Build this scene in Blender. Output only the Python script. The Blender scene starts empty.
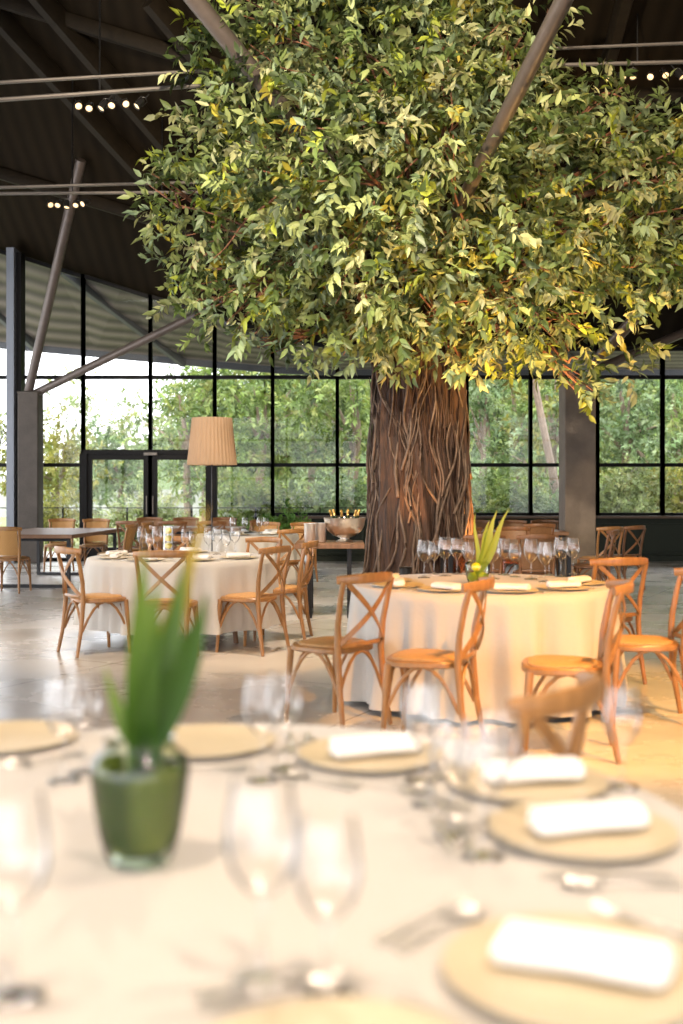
import bpy, math, random
import numpy as np
from mathutils import Vector, Matrix

random.seed(7)
NP = np.random.default_rng(11)
PI = math.pi
scene = bpy.context.scene
COL = scene.collection

# ------------------------------------------------------------------ camera frame (683 x 1024)
F, X0, Y0, H = 1080.0, 341.5, 489.0, 1.38
def at(px, py, d):
    """world point at depth d seen at a pixel of the photograph (used once, to place real things)"""
    return Vector(((px - X0) * d / F, d, H - (py - Y0) * d / F))

# ------------------------------------------------------------------ materials
def nt(name):
    m = bpy.data.materials.new(name); m.use_nodes = True
    t = m.node_tree; t.nodes.clear()
    out = t.nodes.new('ShaderNodeOutputMaterial')
    return m, t, out
def N(t, kind, **kw):
    n = t.nodes.new(kind)
    for k, v in kw.items():
        setattr(n, k, v)
    return n
def setv(n, **kw):
    for k, v in kw.items():
        n.inputs[k.replace('_', ' ')].default_value = v
def rgba(c): return (c[0], c[1], c[2], 1.0)
def principled(name, col, rough=0.5, metal=0.0, var=0.0, scale=8.0, stretch=(1, 1, 1), bump=0.0, bscale=60.0,
               col2=None, sheen=0.0, emit=None, estr=0.0, coords='Object', spec=0.5, sss=0.0):
    m, t, out = nt(name)
    b = N(t, 'ShaderNodeBsdfPrincipled')
    b.inputs['Roughness'].default_value = rough
    b.inputs['Metallic'].default_value = metal
    b.inputs['Base Color'].default_value = rgba(col)
    b.inputs['Specular IOR Level'].default_value = spec
    if sheen: b.inputs['Sheen Weight'].default_value = sheen
    if emit:
        b.inputs['Emission Color'].default_value = rgba(emit); b.inputs['Emission Strength'].default_value = estr
    t.links.new(b.outputs[0], out.inputs[0])
    if var or col2 or bump:
        tc = N(t, 'ShaderNodeTexCoord'); mp = N(t, 'ShaderNodeMapping')
        mp.inputs['Scale'].default_value = stretch
        t.links.new(tc.outputs[coords], mp.inputs[0])
    if var or col2:
        nz = N(t, 'ShaderNodeTexNoise'); setv(nz, Scale=scale, Detail=5.0, Roughness=0.6)
        t.links.new(mp.outputs[0], nz.inputs['Vector'])
        rp = N(t, 'ShaderNodeValToRGB')
        c2 = col2 if col2 else tuple(max(0, c * (1 - var)) for c in col)
        c1 = col if col2 else tuple(min(1, c * (1 + var)) for c in col)
        rp.color_ramp.elements[0].position = 0.32; rp.color_ramp.elements[1].position = 0.68
        rp.color_ramp.elements[0].color = rgba(c2); rp.color_ramp.elements[1].color = rgba(c1)
        t.links.new(nz.outputs[0], rp.inputs[0]); t.links.new(rp.outputs[0], b.inputs['Base Color'])
    if bump:
        n2 = N(t, 'ShaderNodeTexNoise'); setv(n2, Scale=bscale, Detail=4.0)
        t.links.new(mp.outputs[0], n2.inputs['Vector'])
        bp = N(t, 'ShaderNodeBump'); setv(bp, Strength=bump, Distance=0.02)
        t.links.new(n2.outputs[0], bp.inputs['Height']); t.links.new(bp.outputs[0], b.inputs['Normal'])
    return m

def thin_glass(name, tint=(1, 1, 1), ior=1.45, rough=0.0, extra=0.0, gcol=(1, 1, 1)):
    m, t, out = nt(name)
    tr = N(t, 'ShaderNodeBsdfTransparent'); tr.inputs[0].default_value = rgba(tint)
    gl = N(t, 'ShaderNodeBsdfGlossy'); gl.inputs['Roughness'].default_value = rough; gl.inputs[0].default_value = rgba(gcol)
    fr = N(t, 'ShaderNodeFresnel'); fr.inputs['IOR'].default_value = ior
    mx = N(t, 'ShaderNodeMixShader')
    if extra:
        ad = N(t, 'ShaderNodeMath', operation='ADD', use_clamp=True); ad.inputs[1].default_value = extra
        t.links.new(fr.outputs[0], ad.inputs[0]); t.links.new(ad.outputs[0], mx.inputs[0])
    else:
        t.links.new(fr.outputs[0], mx.inputs[0])
    t.links.new(tr.outputs[0], mx.inputs[1]); t.links.new(gl.outputs[0], mx.inputs[2])
    t.links.new(mx.outputs[0], out.inputs[0])
    return m

def leaf_material(name, trans=0.3, rough=0.45, tmul=(1.0, 1.0, 0.6)):
    m, t, out = nt(name)
    at_ = N(t, 'ShaderNodeAttribute', attribute_name='tint')
    b = N(t, 'ShaderNodeBsdfPrincipled'); b.inputs['Roughness'].default_value = rough
    b.inputs['Specular IOR Level'].default_value = 0.35
    t.links.new(at_.outputs['Color'], b.inputs['Base Color'])
    tl = N(t, 'ShaderNodeBsdfTranslucent')
    mu = N(t, 'ShaderNodeMix', data_type='RGBA', blend_type='MULTIPLY'); mu.inputs[0].default_value = 1.0
    mu.inputs[7].default_value = rgba(tmul)
    t.links.new(at_.outputs['Color'], mu.inputs[6]); t.links.new(mu.outputs[2], tl.inputs[0])
    mx = N(t, 'ShaderNodeMixShader'); mx.inputs[0].default_value = trans
    t.links.new(b.outputs[0], mx.inputs[1]); t.links.new(tl.outputs[0], mx.inputs[2]); t.links.new(mx.outputs[0], out.inputs[0])
    return m

def floor_material():
    m, t, out = nt('polished_concrete')
    b = N(t, 'ShaderNodeBsdfPrincipled')
    g = N(t, 'ShaderNodeNewGeometry')
    nz = N(t, 'ShaderNodeTexNoise'); setv(nz, Scale=0.8, Detail=8.0, Roughness=0.62)
    t.links.new(g.outputs['Position'], nz.inputs['Vector'])
    rp = N(t, 'ShaderNodeValToRGB')
    rp.color_ramp.elements[0].position = 0.3; rp.color_ramp.elements[1].position = 0.7
    rp.color_ramp.elements[0].color = (0.50, 0.46, 0.415, 1); rp.color_ramp.elements[1].color = (0.72, 0.675, 0.615, 1)
    t.links.new(nz.outputs[0], rp.inputs[0])
    mp = N(t, 'ShaderNodeMapping'); mp.inputs['Rotation'].default_value = (0, 0, math.radians(28)); mp.inputs['Location'].default_value = (0.4, 1.1, 0)
    t.links.new(g.outputs['Position'], mp.inputs[0])
    br = N(t, 'ShaderNodeTexBrick', offset=0.0); setv(br, Scale=1.0, Mortar_Size=0.006, Brick_Width=2.6, Row_Height=2.6, Mortar_Smooth=0.2)
    br.inputs['Color1'].default_value = (1, 1, 1, 1); br.inputs['Color2'].default_value = (0.93, 0.93, 0.93, 1); br.inputs['Mortar'].default_value = (0.35, 0.33, 0.31, 1)
    t.links.new(mp.outputs[0], br.inputs['Vector'])
    mu = N(t, 'ShaderNodeMix', data_type='RGBA', blend_type='MULTIPLY'); mu.inputs[0].default_value = 1.0
    t.links.new(rp.outputs[0], mu.inputs[6]); t.links.new(br.outputs[0], mu.inputs[7]); t.links.new(mu.outputs[2], b.inputs['Base Color'])
    rr = N(t, 'ShaderNodeMapRange'); setv(rr, From_Min=0.3, From_Max=0.7, To_Min=0.19, To_Max=0.36)
    t.links.new(nz.outputs[0], rr.inputs[0]); t.links.new(rr.outputs[0], b.inputs['Roughness'])
    b.inputs['Specular IOR Level'].default_value = 0.6
    t.links.new(b.outputs[0], out.inputs[0])
    return m

def ribbed(name, c1, c2, scale, axis='X', rough=0.6, bump=0.6, spec=0.5):
    m, t, out = nt(name)
    b = N(t, 'ShaderNodeBsdfPrincipled'); b.inputs['Roughness'].default_value = rough; b.inputs['Specular IOR Level'].default_value = spec
    g = N(t, 'ShaderNodeNewGeometry')
    w = N(t, 'ShaderNodeTexWave', bands_direction=axis); setv(w, Scale=scale)
    t.links.new(g.outputs['Position'], w.inputs['Vector'])
    rp = N(t, 'ShaderNodeValToRGB'); rp.color_ramp.elements[0].color = rgba(c1); rp.color_ramp.elements[1].color = rgba(c2)
    t.links.new(w.outputs[0], rp.inputs[0]); t.links.new(rp.outputs[0], b.inputs['Base Color'])
    bp = N(t, 'ShaderNodeBump'); setv(bp, Strength=bump, Distance=0.05)
    t.links.new(w.outputs[0], bp.inputs['Height']); t.links.new(bp.outputs[0], b.inputs['Normal'])
    t.links.new(b.outputs[0], out.inputs[0])
    return m

def cane_material():
    m, t, out = nt('woven_cane')
    b = N(t, 'ShaderNodeBsdfPrincipled'); b.inputs['Roughness'].default_value = 0.55
    tc = N(t, 'ShaderNodeTexCoord')
    ck = N(t, 'ShaderNodeTexChecker'); setv(ck, Scale=70.0)
    ck.inputs['Color1'].default_value = (0.56, 0.30, 0.10, 1); ck.inputs['Color2'].default_value = (0.40, 0.20, 0.06, 1)
    t.links.new(tc.outputs['Object'], ck.inputs['Vector']); t.links.new(ck.outputs[0], b.inputs['Base Color'])
    t.links.new(b.outputs[0], out.inputs[0])
    return m

MAT = dict(
    floor=floor_material(),
    ceiling=ribbed('dark_roof_deck', (0.0095, 0.0062, 0.0030), (0.0135, 0.0090, 0.0045), 1.2, 'X', 0.9, 0.15, 0.08),
    beam=principled('brown_steel_beam', (0.014, 0.0095, 0.005), 0.7, var=0.2, spec=0.15),
    strut=principled('grey_brown_steel_tube', (0.105, 0.082, 0.070), 0.42, metal=0.25, var=0.12),
    frame=principled('black_window_frame', (0.006, 0.0055, 0.006), 0.5, spec=0.15),
    jamb=principled('blue_grey_post', (0.21, 0.23, 0.27), 0.45),
    pane=thin_glass('window_glass', (0.97, 0.985, 0.98), 1.32),
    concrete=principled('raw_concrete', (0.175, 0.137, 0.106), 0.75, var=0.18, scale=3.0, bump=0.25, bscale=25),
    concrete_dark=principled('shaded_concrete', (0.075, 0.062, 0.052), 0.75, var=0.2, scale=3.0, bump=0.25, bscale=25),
    panel=principled('dark_green_panelling', (0.030, 0.036, 0.025), 0.6, spec=0.25),
    oakledge=principled('brown_ledge', (0.12, 0.075, 0.045), 0.45),
    plaster=principled('warm_plaster', (0.62, 0.56, 0.48), 0.85),
    soffit=ribbed('ribbed_soffit', (0.040, 0.033, 0.029), (0.145, 0.12, 0.105), 0.62, 'Y', 0.6),
    fascia=principled('slate_fascia', (0.075, 0.078, 0.086), 0.6),
    cloth=principled('white_table_linen', (0.54, 0.50, 0.445), 0.9, bump=0.12, bscale=35, sheen=0.2),
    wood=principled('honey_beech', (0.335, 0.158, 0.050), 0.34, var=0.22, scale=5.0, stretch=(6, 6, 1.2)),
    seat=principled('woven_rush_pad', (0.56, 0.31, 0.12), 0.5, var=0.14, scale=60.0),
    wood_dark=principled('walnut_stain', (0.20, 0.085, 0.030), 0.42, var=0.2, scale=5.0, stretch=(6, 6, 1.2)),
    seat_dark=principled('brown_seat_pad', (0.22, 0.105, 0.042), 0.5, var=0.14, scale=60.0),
    cane=cane_material(),
    tabletop=principled('oiled_table_wood', (0.23, 0.115, 0.055), 0.45, var=0.25, scale=3.0, stretch=(8, 1, 1)),
    iron=principled('black_iron', (0.012, 0.011, 0.012), 0.45, metal=0.3),
    glass=thin_glass('wine_glass', (0.985, 0.98, 0.975), 1.18, 0.16, 0.075),
    vase=thin_glass('green_tinted_glass', (0.86, 0.93, 0.84), 1.22, 0.03, 0.04),
    water=thin_glass('vase_water', (0.90, 0.94, 0.84), 1.10),
    charger=principled('sand_charger', (0.57, 0.475, 0.32), 0.38, var=0.05),
    china=principled('ivory_china', (0.78, 0.74, 0.66), 0.25),
    napkin=principled('white_napkin', (0.86, 0.84, 0.81), 0.95, bump=0.15, bscale=90),
    silver=principled('polished_silver', (0.86, 0.82, 0.76), 0.30, metal=0.72),
    bowlsilver=principled('hammered_silver', (0.86, 0.79, 0.70), 0.30, metal=1.0, bump=0.35, bscale=18),
    ice=principled('crushed_ice', (0.78, 0.80, 0.80), 0.25, bump=0.6, bscale=40),
    bottle=principled('dark_bottle_glass', (0.020, 0.030, 0.012), 0.12),
    foil=principled('gold_foil', (0.62, 0.36, 0.10), 0.3, metal=0.9),
    lemon=principled('lemon_rind', (0.95, 0.74, 0.010), 0.42, bump=0.2, bscale=120),
    lime=principled('lime_rind', (0.36, 0.42, 0.02), 0.42, bump=0.2, bscale=120),
    brass=principled('warm_brass', (0.55, 0.36, 0.14), 0.3, metal=1.0),
    fixture=principled('black_fixture', (0.014, 0.013, 0.013), 0.4),
    rail=principled('grey_rail', (0.16, 0.14, 0.125), 0.45, metal=0.4),
    bulb=principled('warm_bulb', (1, 0.8, 0.5), 0.5, emit=(1.0, 0.62, 0.28), estr=.75),
    bulb_soft=principled('amber_lens', (1, 0.7, 0.3), 0.5, emit=(1.0, 0.50, 0.13), estr=9.0),
    shade=None,
    bark=principled('red_brown_bark', (0.075, 0.034, 0.018), 0.75, col2=(0.018, 0.009, 0.006), scale=9.0, stretch=(3, 3, 0.35), bump=0.7, bscale=22, coords='Object'),
    root=principled('grey_brown_root', (0.15, 0.098, 0.066), 0.65, col2=(0.050, 0.029, 0.018), scale=10.0),
    branch=principled('red_brown_branch', (0.20, 0.085, 0.045), 0.7, var=0.3, scale=20.0),
    leaf=leaf_material('tree_leaf', 0.22, 0.42),
    gleaf=leaf_material('garden_leaf', 0.35, 0.6, (1.0, 1.0, 0.55)),
    blade=leaf_material('strap_leaf', 0.35, 0.35),
    gbark=principled('garden_trunk', (0.23, 0.17, 0.125), 0.85, var=0.3),
    lawn=principled('garden_lawn', (0.26, 0.28, 0.11), 0.95, col2=(0.16, 0.19, 0.07), scale=1.2),
    hill=principled('wooded_hill', (0.15, 0.20, 0.085), 1.0, col2=(0.05, 0.08, 0.03), scale=0.55, bump=1.0, bscale=1.5),
    paving=principled('pale_paving', (0.62, 0.60, 0.56), 0.8, var=0.08),
    whitewall=principled('white_garden_wall', (0.36, 0.37, 0.35), 0.85, var=0.1),
)
def shade_material():
    m, t, out = nt('pleated_lampshade')
    d = N(t, 'ShaderNodeBsdfDiffuse'); d.inputs[0].default_value = (0.46, 0.32, 0.21, 1)
    tl = N(t, 'ShaderNodeBsdfTranslucent'); tl.inputs[0].default_value = (0.60, 0.38, 0.22, 1)
    mx = N(t, 'ShaderNodeMixShader'); mx.inputs[0].default_value = 0.35
    t.links.new(d.outputs[0], mx.inputs[1]); t.links.new(tl.outputs[0], mx.inputs[2]); t.links.new(mx.outputs[0], out.inputs[0])
    return m
MAT['shade'] = shade_material()

# ------------------------------------------------------------------ mesh helpers
class M:
    def __init__(s): s.v, s.f = [], []
    def add(s, vs, fs):
        o = len(s.v); s.v += [tuple(v) for v in vs]; s.f += [tuple(i + o for i in f) for f in fs]
    def box(s, c, size, rz=0.0, taper=1.0):
        hx, hy, hz = size[0] / 2, size[1] / 2, size[2] / 2
        ca, sa = math.cos(rz), math.sin(rz); vs = []
        for z, k in ((-hz, taper), (hz, 1.0)):
            for x, y in ((-hx, -hy), (hx, -hy), (hx, hy), (-hx, hy)):
                x *= k; y *= k
                vs.append((c[0] + x * ca - y * sa, c[1] + x * sa + y * ca, c[2] + z))
        s.add(vs, [(3, 2, 1, 0), (4, 5, 6, 7), (0, 1, 5, 4), (1, 2, 6, 5), (2, 3, 7, 6), (3, 0, 4, 7)])
    def sweep(s, pts, w, h=None, n=8, up=(0, 0, 1), sq=2.0, closed=False):
        """swept super-ellipse section: w across (side), h along up"""
        P = [Vector(p) for p in pts]; k = len(P); up = Vector(up)
        W = w if isinstance(w, (list, tuple)) else [w] * k
        Hh = (h if isinstance(h, (list, tuple)) else [h] * k) if h is not None else W
        vs = []
        for i, p in enumerate(P):
            if closed: t = P[(i + 1) % k] - P[i - 1]
            else: t = P[min(i + 1, k - 1)] - P[max(i - 1, 0)]
            t.normalize()
            sd = t.cross(up)
            if sd.length < 1e-3: sd = t.cross(Vector((0, 1, 0.01)))
            sd.normalize(); u = sd.cross(t).normalized()
            for j in range(n):
                a = 2 * PI * (j + 0.5) / n
                c_, s_ = math.cos(a), math.sin(a)
                e = 2.0 / sq
                vs.append(p + sd * (W[i] / 2 * math.copysign(abs(c_) ** e, c_)) + u * (Hh[i] / 2 * math.copysign(abs(s_) ** e, s_)))
        fs = []
        for i in range(k if closed else k - 1):
            for j in range(n):
                a, b = i * n + j, i * n + (j + 1) % n
                c, d = ((i + 1) % k) * n + (j + 1) % n, ((i + 1) % k) * n + j
                fs.append((a, b, c, d))
        if not closed:
            fs.append(tuple(reversed(range(n)))); fs.append(tuple(range((k - 1) * n, k * n)))
        s.add(vs, fs)
    def lathe(s, prof, n=24, c=(0, 0, 0), cap0=False, cap1=False, wob=None):
        vs = []
        for i, (r, z) in enumerate(prof):
            for j in range(n):
                a = 2 * PI * j / n; rr = r * (wob(a, i) if wob else 1.0)
                vs.append((c[0] + rr * math.cos(a), c[1] + rr * math.sin(a), c[2] + z))
        fs = []
        for i in range(len(prof) - 1):
            for j in range(n):
                fs.append((i * n + j, i * n + (j + 1) % n, (i + 1) * n + (j + 1) % n, (i + 1) * n + j))
        if cap0: fs.append(tuple(reversed(range(n))))
        if cap1: fs.append(tuple(range((len(prof) - 1) * n, len(prof) * n)))
        s.add(vs, fs)
    def build(s, name, mat, parent=None, smooth=True, bevel=0.0, sharp=0.7):
        me = bpy.data.meshes.new(name)
        me.from_pydata(s.v, [], s.f); me.update()
        me.materials.append(MAT[mat])
        if smooth:
            me.polygons.foreach_set('use_smooth', [True] * len(me.polygons))
            me.set_sharp_from_angle(angle=sharp)
        o = bpy.data.objects.new(name, me); COL.objects.link(o)
        if parent is not None: o.parent = parent
        if bevel:
            b = o.modifiers.new('edge', 'BEVEL'); b.width = bevel; b.segments = 2; b.limit_method = 'ANGLE'
        return o

def tag(o, label=None, cat=None, group=None, kind=None):
    if label: o['label'] = label
    if cat: o['category'] = cat
    if group: o['group'] = group
    if kind: o['kind'] = kind
    return o
def empty(name, loc=(0, 0, 0), rz=0.0, label=None, cat=None, group=None, kind=None):
    o = bpy.data.objects.new(name, None); COL.objects.link(o)
    o.location = loc; o.rotation_euler = (0, 0, rz); o.empty_display_size = 0.1
    return tag(o, label, cat, group, kind)
def kids(o): return [c for c in bpy.data.objects if c.parent == o]
KIDS = {}
def dup(o, loc=None, rz=None, label=None, group=None, parent=None, scale=None):
    if o.name not in KIDS: KIDS[o.name] = kids(o)
    c = o.copy(); COL.objects.link(c)
    if parent is not None: c.parent = parent
    KIDS[c.name] = []
    for ch in KIDS[o.name]:
        KIDS[c.name].append(dup(ch, parent=c))
    if loc is not None: c.location = loc
    if rz is not None: c.rotation_euler = (0, 0, rz)
    if scale is not None: c.scale = scale if not isinstance(scale, (int, float)) else (scale,) * 3
    if label: c['label'] = label
    if group: c['group'] = group
    return c
class Proto:
    """first use moves the built thing, later uses copy it"""
    def __init__(s, o): s.o, s.used = o, False
    def place(s, loc, rz=0.0, label=None, group=None, scale=None):
        if s.used: return dup(s.o, loc, rz, label, group, scale=scale or (1, 1, 1))
        s.used = True; o = s.o; o.location = loc; o.rotation_euler = (0, 0, rz)
        if scale is not None: o.scale = scale if not isinstance(scale, (int, float)) else (scale,) * 3
        if label: o['label'] = label
        if group: o['group'] = group
        return o
def struct(m, name, mat, parent=None, **kw):
    o = m.build(name, mat, parent, **kw)
    if parent is None: o['kind'] = 'structure'
    return o
ORD = 'first second third fourth fifth sixth seventh eighth ninth tenth eleventh twelfth thirteenth fourteenth fifteenth sixteenth seventeenth eighteenth nineteenth twentieth'.split()

# ================================================================== SETTING
ZB = 20.7          # depth of the glazed back wall
XL, XR, YF = -9.6, 9.6, -6.0
def edge_h(x): return max(4.15, 5.92 - 0.303 * (x + 6.2))
def ceil_h(x, y): return min(edge_h(x) + 0.52 * (ZB - y), 9.2 + 0.02 * (ZB - y))
def hit_ceiling(px, py):
    d = 4.0
    for i in range(4000):
        p = at(px, py, d)
        if p.z > ceil_h(p.x, p.y) - 0.12: return p
        d += 0.01
    return p
m = M(); m.add([(XL, YF, 0), (XR, YF, 0), (XR, ZB, 0), (XL, ZB, 0)], [(0, 1, 2, 3)])
struct(m, 'floor', 'floor', smooth=False)
m = M()
nx, ny = 40, 50
vs = [(XL + (XR - XL) * i / nx, YF + (ZB + 0.1 - YF) * j / ny, 0) for j in range(ny + 1) for i in range(nx + 1)]
vs = [(x, y, ceil_h(x, y)) for x, y, _ in vs]
m.add(vs, [(j * (nx + 1) + i, (j + 1) * (nx + 1) + i, (j + 1) * (nx + 1) + i + 1, j * (nx + 1) + i + 1) for j in range(ny) for i in range(nx)])
struct(m, 'ceiling', 'ceiling', smooth=False)

# ceiling beams: rafters and purlins under the deck
def beam_between(p, q, w=0.16, h=0.30, drop=0.17):
    b = M(); pts = []
    for i in range(13):
        x = p[0] + (q[0] - p[0]) * i / 12; y = p[1] + (q[1] - p[1]) * i / 12
        pts.append((x, y, ceil_h(x, y) - drop))
    b.sweep(pts, w, h, n=8, sq=8)
    o = b.build('ceiling_beam', 'beam'); o['kind'] = 'structure'
for (a, b) in (((-4, 10), (215, 250)), ((150, -5), (262, 130)), ((20, -30), (330, 330))):
    p, q = hit_ceiling(*a), hit_ceiling(*b)
    beam_between(p, q)
for y in (11.8, 15.2, 18.6):
    beam_between((-9.4, y), (9.4, y), 0.14, 0.2, 0.1)
for x in (3.6, 6.6):
    beam_between((x, 8.0), (x, 20.4))

# ---- back wall glazing, one window per bay
MX = [-8.65, -7.42, -6.18, -4.95, -3.66, -2.43, -1.32, -0.08, 1.16, 2.40, 3.62, 4.90, 6.15, 7.40, 8.65]
SILL_X = -0.90
def bay(i, x0, x1, y, door=False):
    sill = 0.86 if (x0 + x1) / 2 > SILL_X else 0.0
    w = empty('window_%d' % i, ((x0 + x1) / 2, y, 0), kind='structure')
    hx = (x1 - x0) / 2
    top0, top1 = edge_h(x0) - 0.05, edge_h(x1) - 0.05
    f = M()
    for xx, tt in ((-hx, top0), (hx, top1)):
        f.box((xx, 0, (tt + sill) / 2), (0.07, 0.11, tt - sill))
    trans = [3.52] + ([] if door else [1.84]) + ([sill + 0.03] if not door else [])
    for z in trans:
        f.box((0, 0, z), (2 * hx - 0.07, 0.10, 0.07))
    f.sweep([(-hx + .03, 0, top0 - 0.04), (hx - .03, 0, top1 - 0.04)], 0.1, 0.08, n=8, sq=8)
    f.build('window_frame', 'frame', w, bevel=0.0)
    zs = [sill + 0.06, 1.805, 1.875, 3.485, 3.555, None]
    if door: zs = [2.12, 3.485, 3.555, None]
    for k in range(0, len(zs), 2):
        a, b = zs[k], zs[k + 1]
        p = M(); b0 = b if b else top0 - 0.08; b1 = b if b else top1 - 0.08
        p.add([(-hx + .035, 0, a), (hx - .035, 0, a), (hx - .035, 0, b1), (-hx + .035, 0, b0)], [(0, 1, 2, 3)])
        p.build('pane', 'pane', w, smooth=False)
    return w
k = 1
for i in range(len(MX) - 1):
    x0, x1 = MX[i], MX[i + 1]
    bay(k, x0, x1, ZB, door=(i in (3, 4) and False) or i in (3, 4)); k += 1
# double door: two leaves below the header between x=-4.95+1.29 and -2.43..-1.32 bays
def door_leaf(n, x0, x1):
    hx = (x1 - x0) / 2
    d = empty('door_%d' % n, ((x0 + x1) / 2, ZB, 0), kind='structure')
    f = M(); st = 0.13
    for sx in (-1, 1): f.box((sx * (hx - st / 2), 0, 1.03), (st, 0.09, 2.06))
    f.box((0, 0, 2.00), (2 * hx - 2 * st, 0.09, 0.12)); f.box((0, 0, 0.13), (2 * hx - 2 * st, 0.09, 0.26))
    f.build('door_frame', 'frame', d)
    p = M(); p.add([(-hx + st, 0, .26), (hx - st, 0, .26), (hx - st, 0, 1.94), (-hx + st, 0, 1.94)], [(0, 1, 2, 3)])
    p.build('pane', 'pane', d, smooth=False)
    h_ = M(); h_.sweep([(0, -0.09, 0.9), (0, -0.09, 1.25)], 0.025, n=8, up=(0, 1, 0))
    for z in (0.93, 1.22): h_.sweep([(0, -0.02, z), (0, -0.09, z)], 0.018, n=6)
    o = h_.build('door_handle', 'rail', d); o.location.x = (hx - 0.06) * (1 if n == 1 else -1)
    return d
door_leaf(1, -4.95 + 0.04, -3.66); door_leaf(2, -3.66, -2.43 - 0.04)
hd = M(); hd.box((-3.69, ZB - 0.02, 2.09), (2.5, 0.14, 0.08)); hd.box((-4.93, ZB - .02, 1.03), (0.14, 0.16, 2.06)); hd.box((-2.45, ZB - .02, 1.03), (0.14, 0.16, 2.06))
struct(hd, 'trim_1', 'frame')
dc = M(); dc.box((-3.64, ZB - 0.11, 2.05), (0.26, 0.06, 0.06))
tag(dc.build('door_closer', 'rail', bevel=0.008), 'small pale door closer on the header above the glazed double doors', 'door closer')
# corner post, sill panelling
cp = M(); cp.box((-6.20, ZB - 0.30, 2.95), (0.14, 0.4, 5.9)); struct(cp, 'trim_2', 'jamb')
cq = M(); cq.box((-6.075, ZB - 0.24, 2.92), (0.09, 0.28, 5.84)); struct(cq, 'trim_3', 'frame')
pn = M(); pn.box(((SILL_X + XR) / 2 + .16, ZB, 0.41), (XR - SILL_X - .33, 0.16, 0.82)); struct(pn, 'wall_back', 'panel')
for i in range(8):
    x = -0.7 + i * 1.24
    q = M(); 
    for (cx, cz, sx, sz) in ((x + .62, .70, 1.0, .05), (x + .62, .14, 1.0, .05), (x + .13, .42, .05, .52), (x + 1.11, .42, .05, .52)):
        q.box((cx, ZB - 0.095, cz), (sx, 0.03, sz))
    struct(q, 'trim_%d' % (10 + i), 'panel', bevel=0.008)
sl = M(); sl.box(((SILL_X + XR) / 2, ZB - 0.10, 0.845), (XR - SILL_X - .02, 0.34, 0.05)); struct(sl, 'trim_4', 'oakledge', bevel=0.01)
bb = M(); bb.box(((SILL_X + XR) / 2 + .16, ZB - 0.1, 0.05), (XR - SILL_X - .33, 0.06, 0.1)); struct(bb, 'baseboard_back', 'panel')

# side and front walls (glazed side wall towards the garden, plaster elsewhere)
def side_wall(name, pts, mat):
    q = M(); q.add(pts, [(0, 1, 2, 3)]); struct(q, name, mat, smooth=False)
side_wall('wall_right', [(XR, YF, 0), (XR, ZB, 0), (XR, ZB, 9.6), (XR, YF, 9.6)], 'plaster')
side_wall('wall_front', [(XL, YF, 4.6), (XR, YF, 4.6), (XR, YF, 9.6), (XL, YF, 9.6)], 'plaster')
side_wall('wall_left', [(XL, YF, 4.6), (XL, ZB, 4.6), (XL, ZB, 10.2), (XL, YF, 10.2)], 'beam')
n = 40
for (axis, a, b, fixed) in (('y', YF, ZB, XL), ('x', XL, XR, YF)):
    cnt = 8
    for i in range(cnt):
        u0 = a + (b - a) * i / cnt; u1 = a + (b - a) * (i + 1) / cnt
        c = (fixed, (u0 + u1) / 2, 0) if axis == 'y' else ((u0 + u1) / 2, fixed, 0)
        w = empty('window_%d' % n, c, PI / 2 if axis == 'y' else 0, kind='structure'); n += 1
        hx = (u1 - u0) / 2; f = M()
        for sx in (-1, 1): f.box((sx * hx, 0, 2.3), (0.07, 0.1, 4.6))
        for z in (0.05, 1.84, 3.52, 4.56): f.box((0, 0, z), (2 * hx, 0.1, 0.07))
        f.build('window_frame', 'frame', w)
        p = M(); p.add([(-hx, 0, 0.05), (hx, 0, 0.05), (hx, 0, 4.55), (-hx, 0, 4.55)], [(0, 1, 2, 3)])
        p.build('pane', 'pane', w, smooth=False)

# ---- concrete columns and steel struts
def column(cx, cy, r, h, n_side):
    q = M(); q.box((cx, cy, h / 2), (2 * r, 2 * r, h)); q.box((cx, cy, h - 0.02), (2 * r + .03, 2 * r + .03, 0.04))
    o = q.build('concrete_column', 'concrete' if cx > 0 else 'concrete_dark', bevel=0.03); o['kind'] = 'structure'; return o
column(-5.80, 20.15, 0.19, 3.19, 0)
column(3.60, 16.5, 0.235, 3.0, 0)
def strut(p, q, d, label=None):
    s = M(); s.sweep([p, Vector(p).lerp(Vector(q), .5), q], d, n=16)
    o = s.build('steel_strut', 'strut'); o['kind'] = 'structure'; return o
# two struts on the far column
strut(at(28, 394, 20.1), hit_ceiling(81, 160), 0.17)
strut(at(36, 393, 20.1), at(262, 283, 18.6), 0.15)
# struts on the column beyond the tree
strut(at(592, 364, 16.5), at(700, 248, 14.2), 0.17)
strut(at(590, 372, 16.6), at(720, 318, 17.6), 0.14)
# the big V that leaves the planted trunk
strut(at(418, 275, 14.0), at(165, -37, 11.2), 0.20)
strut(at(424, 277, 14.0), at(588, -48, 8.6), 0.155)

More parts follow.
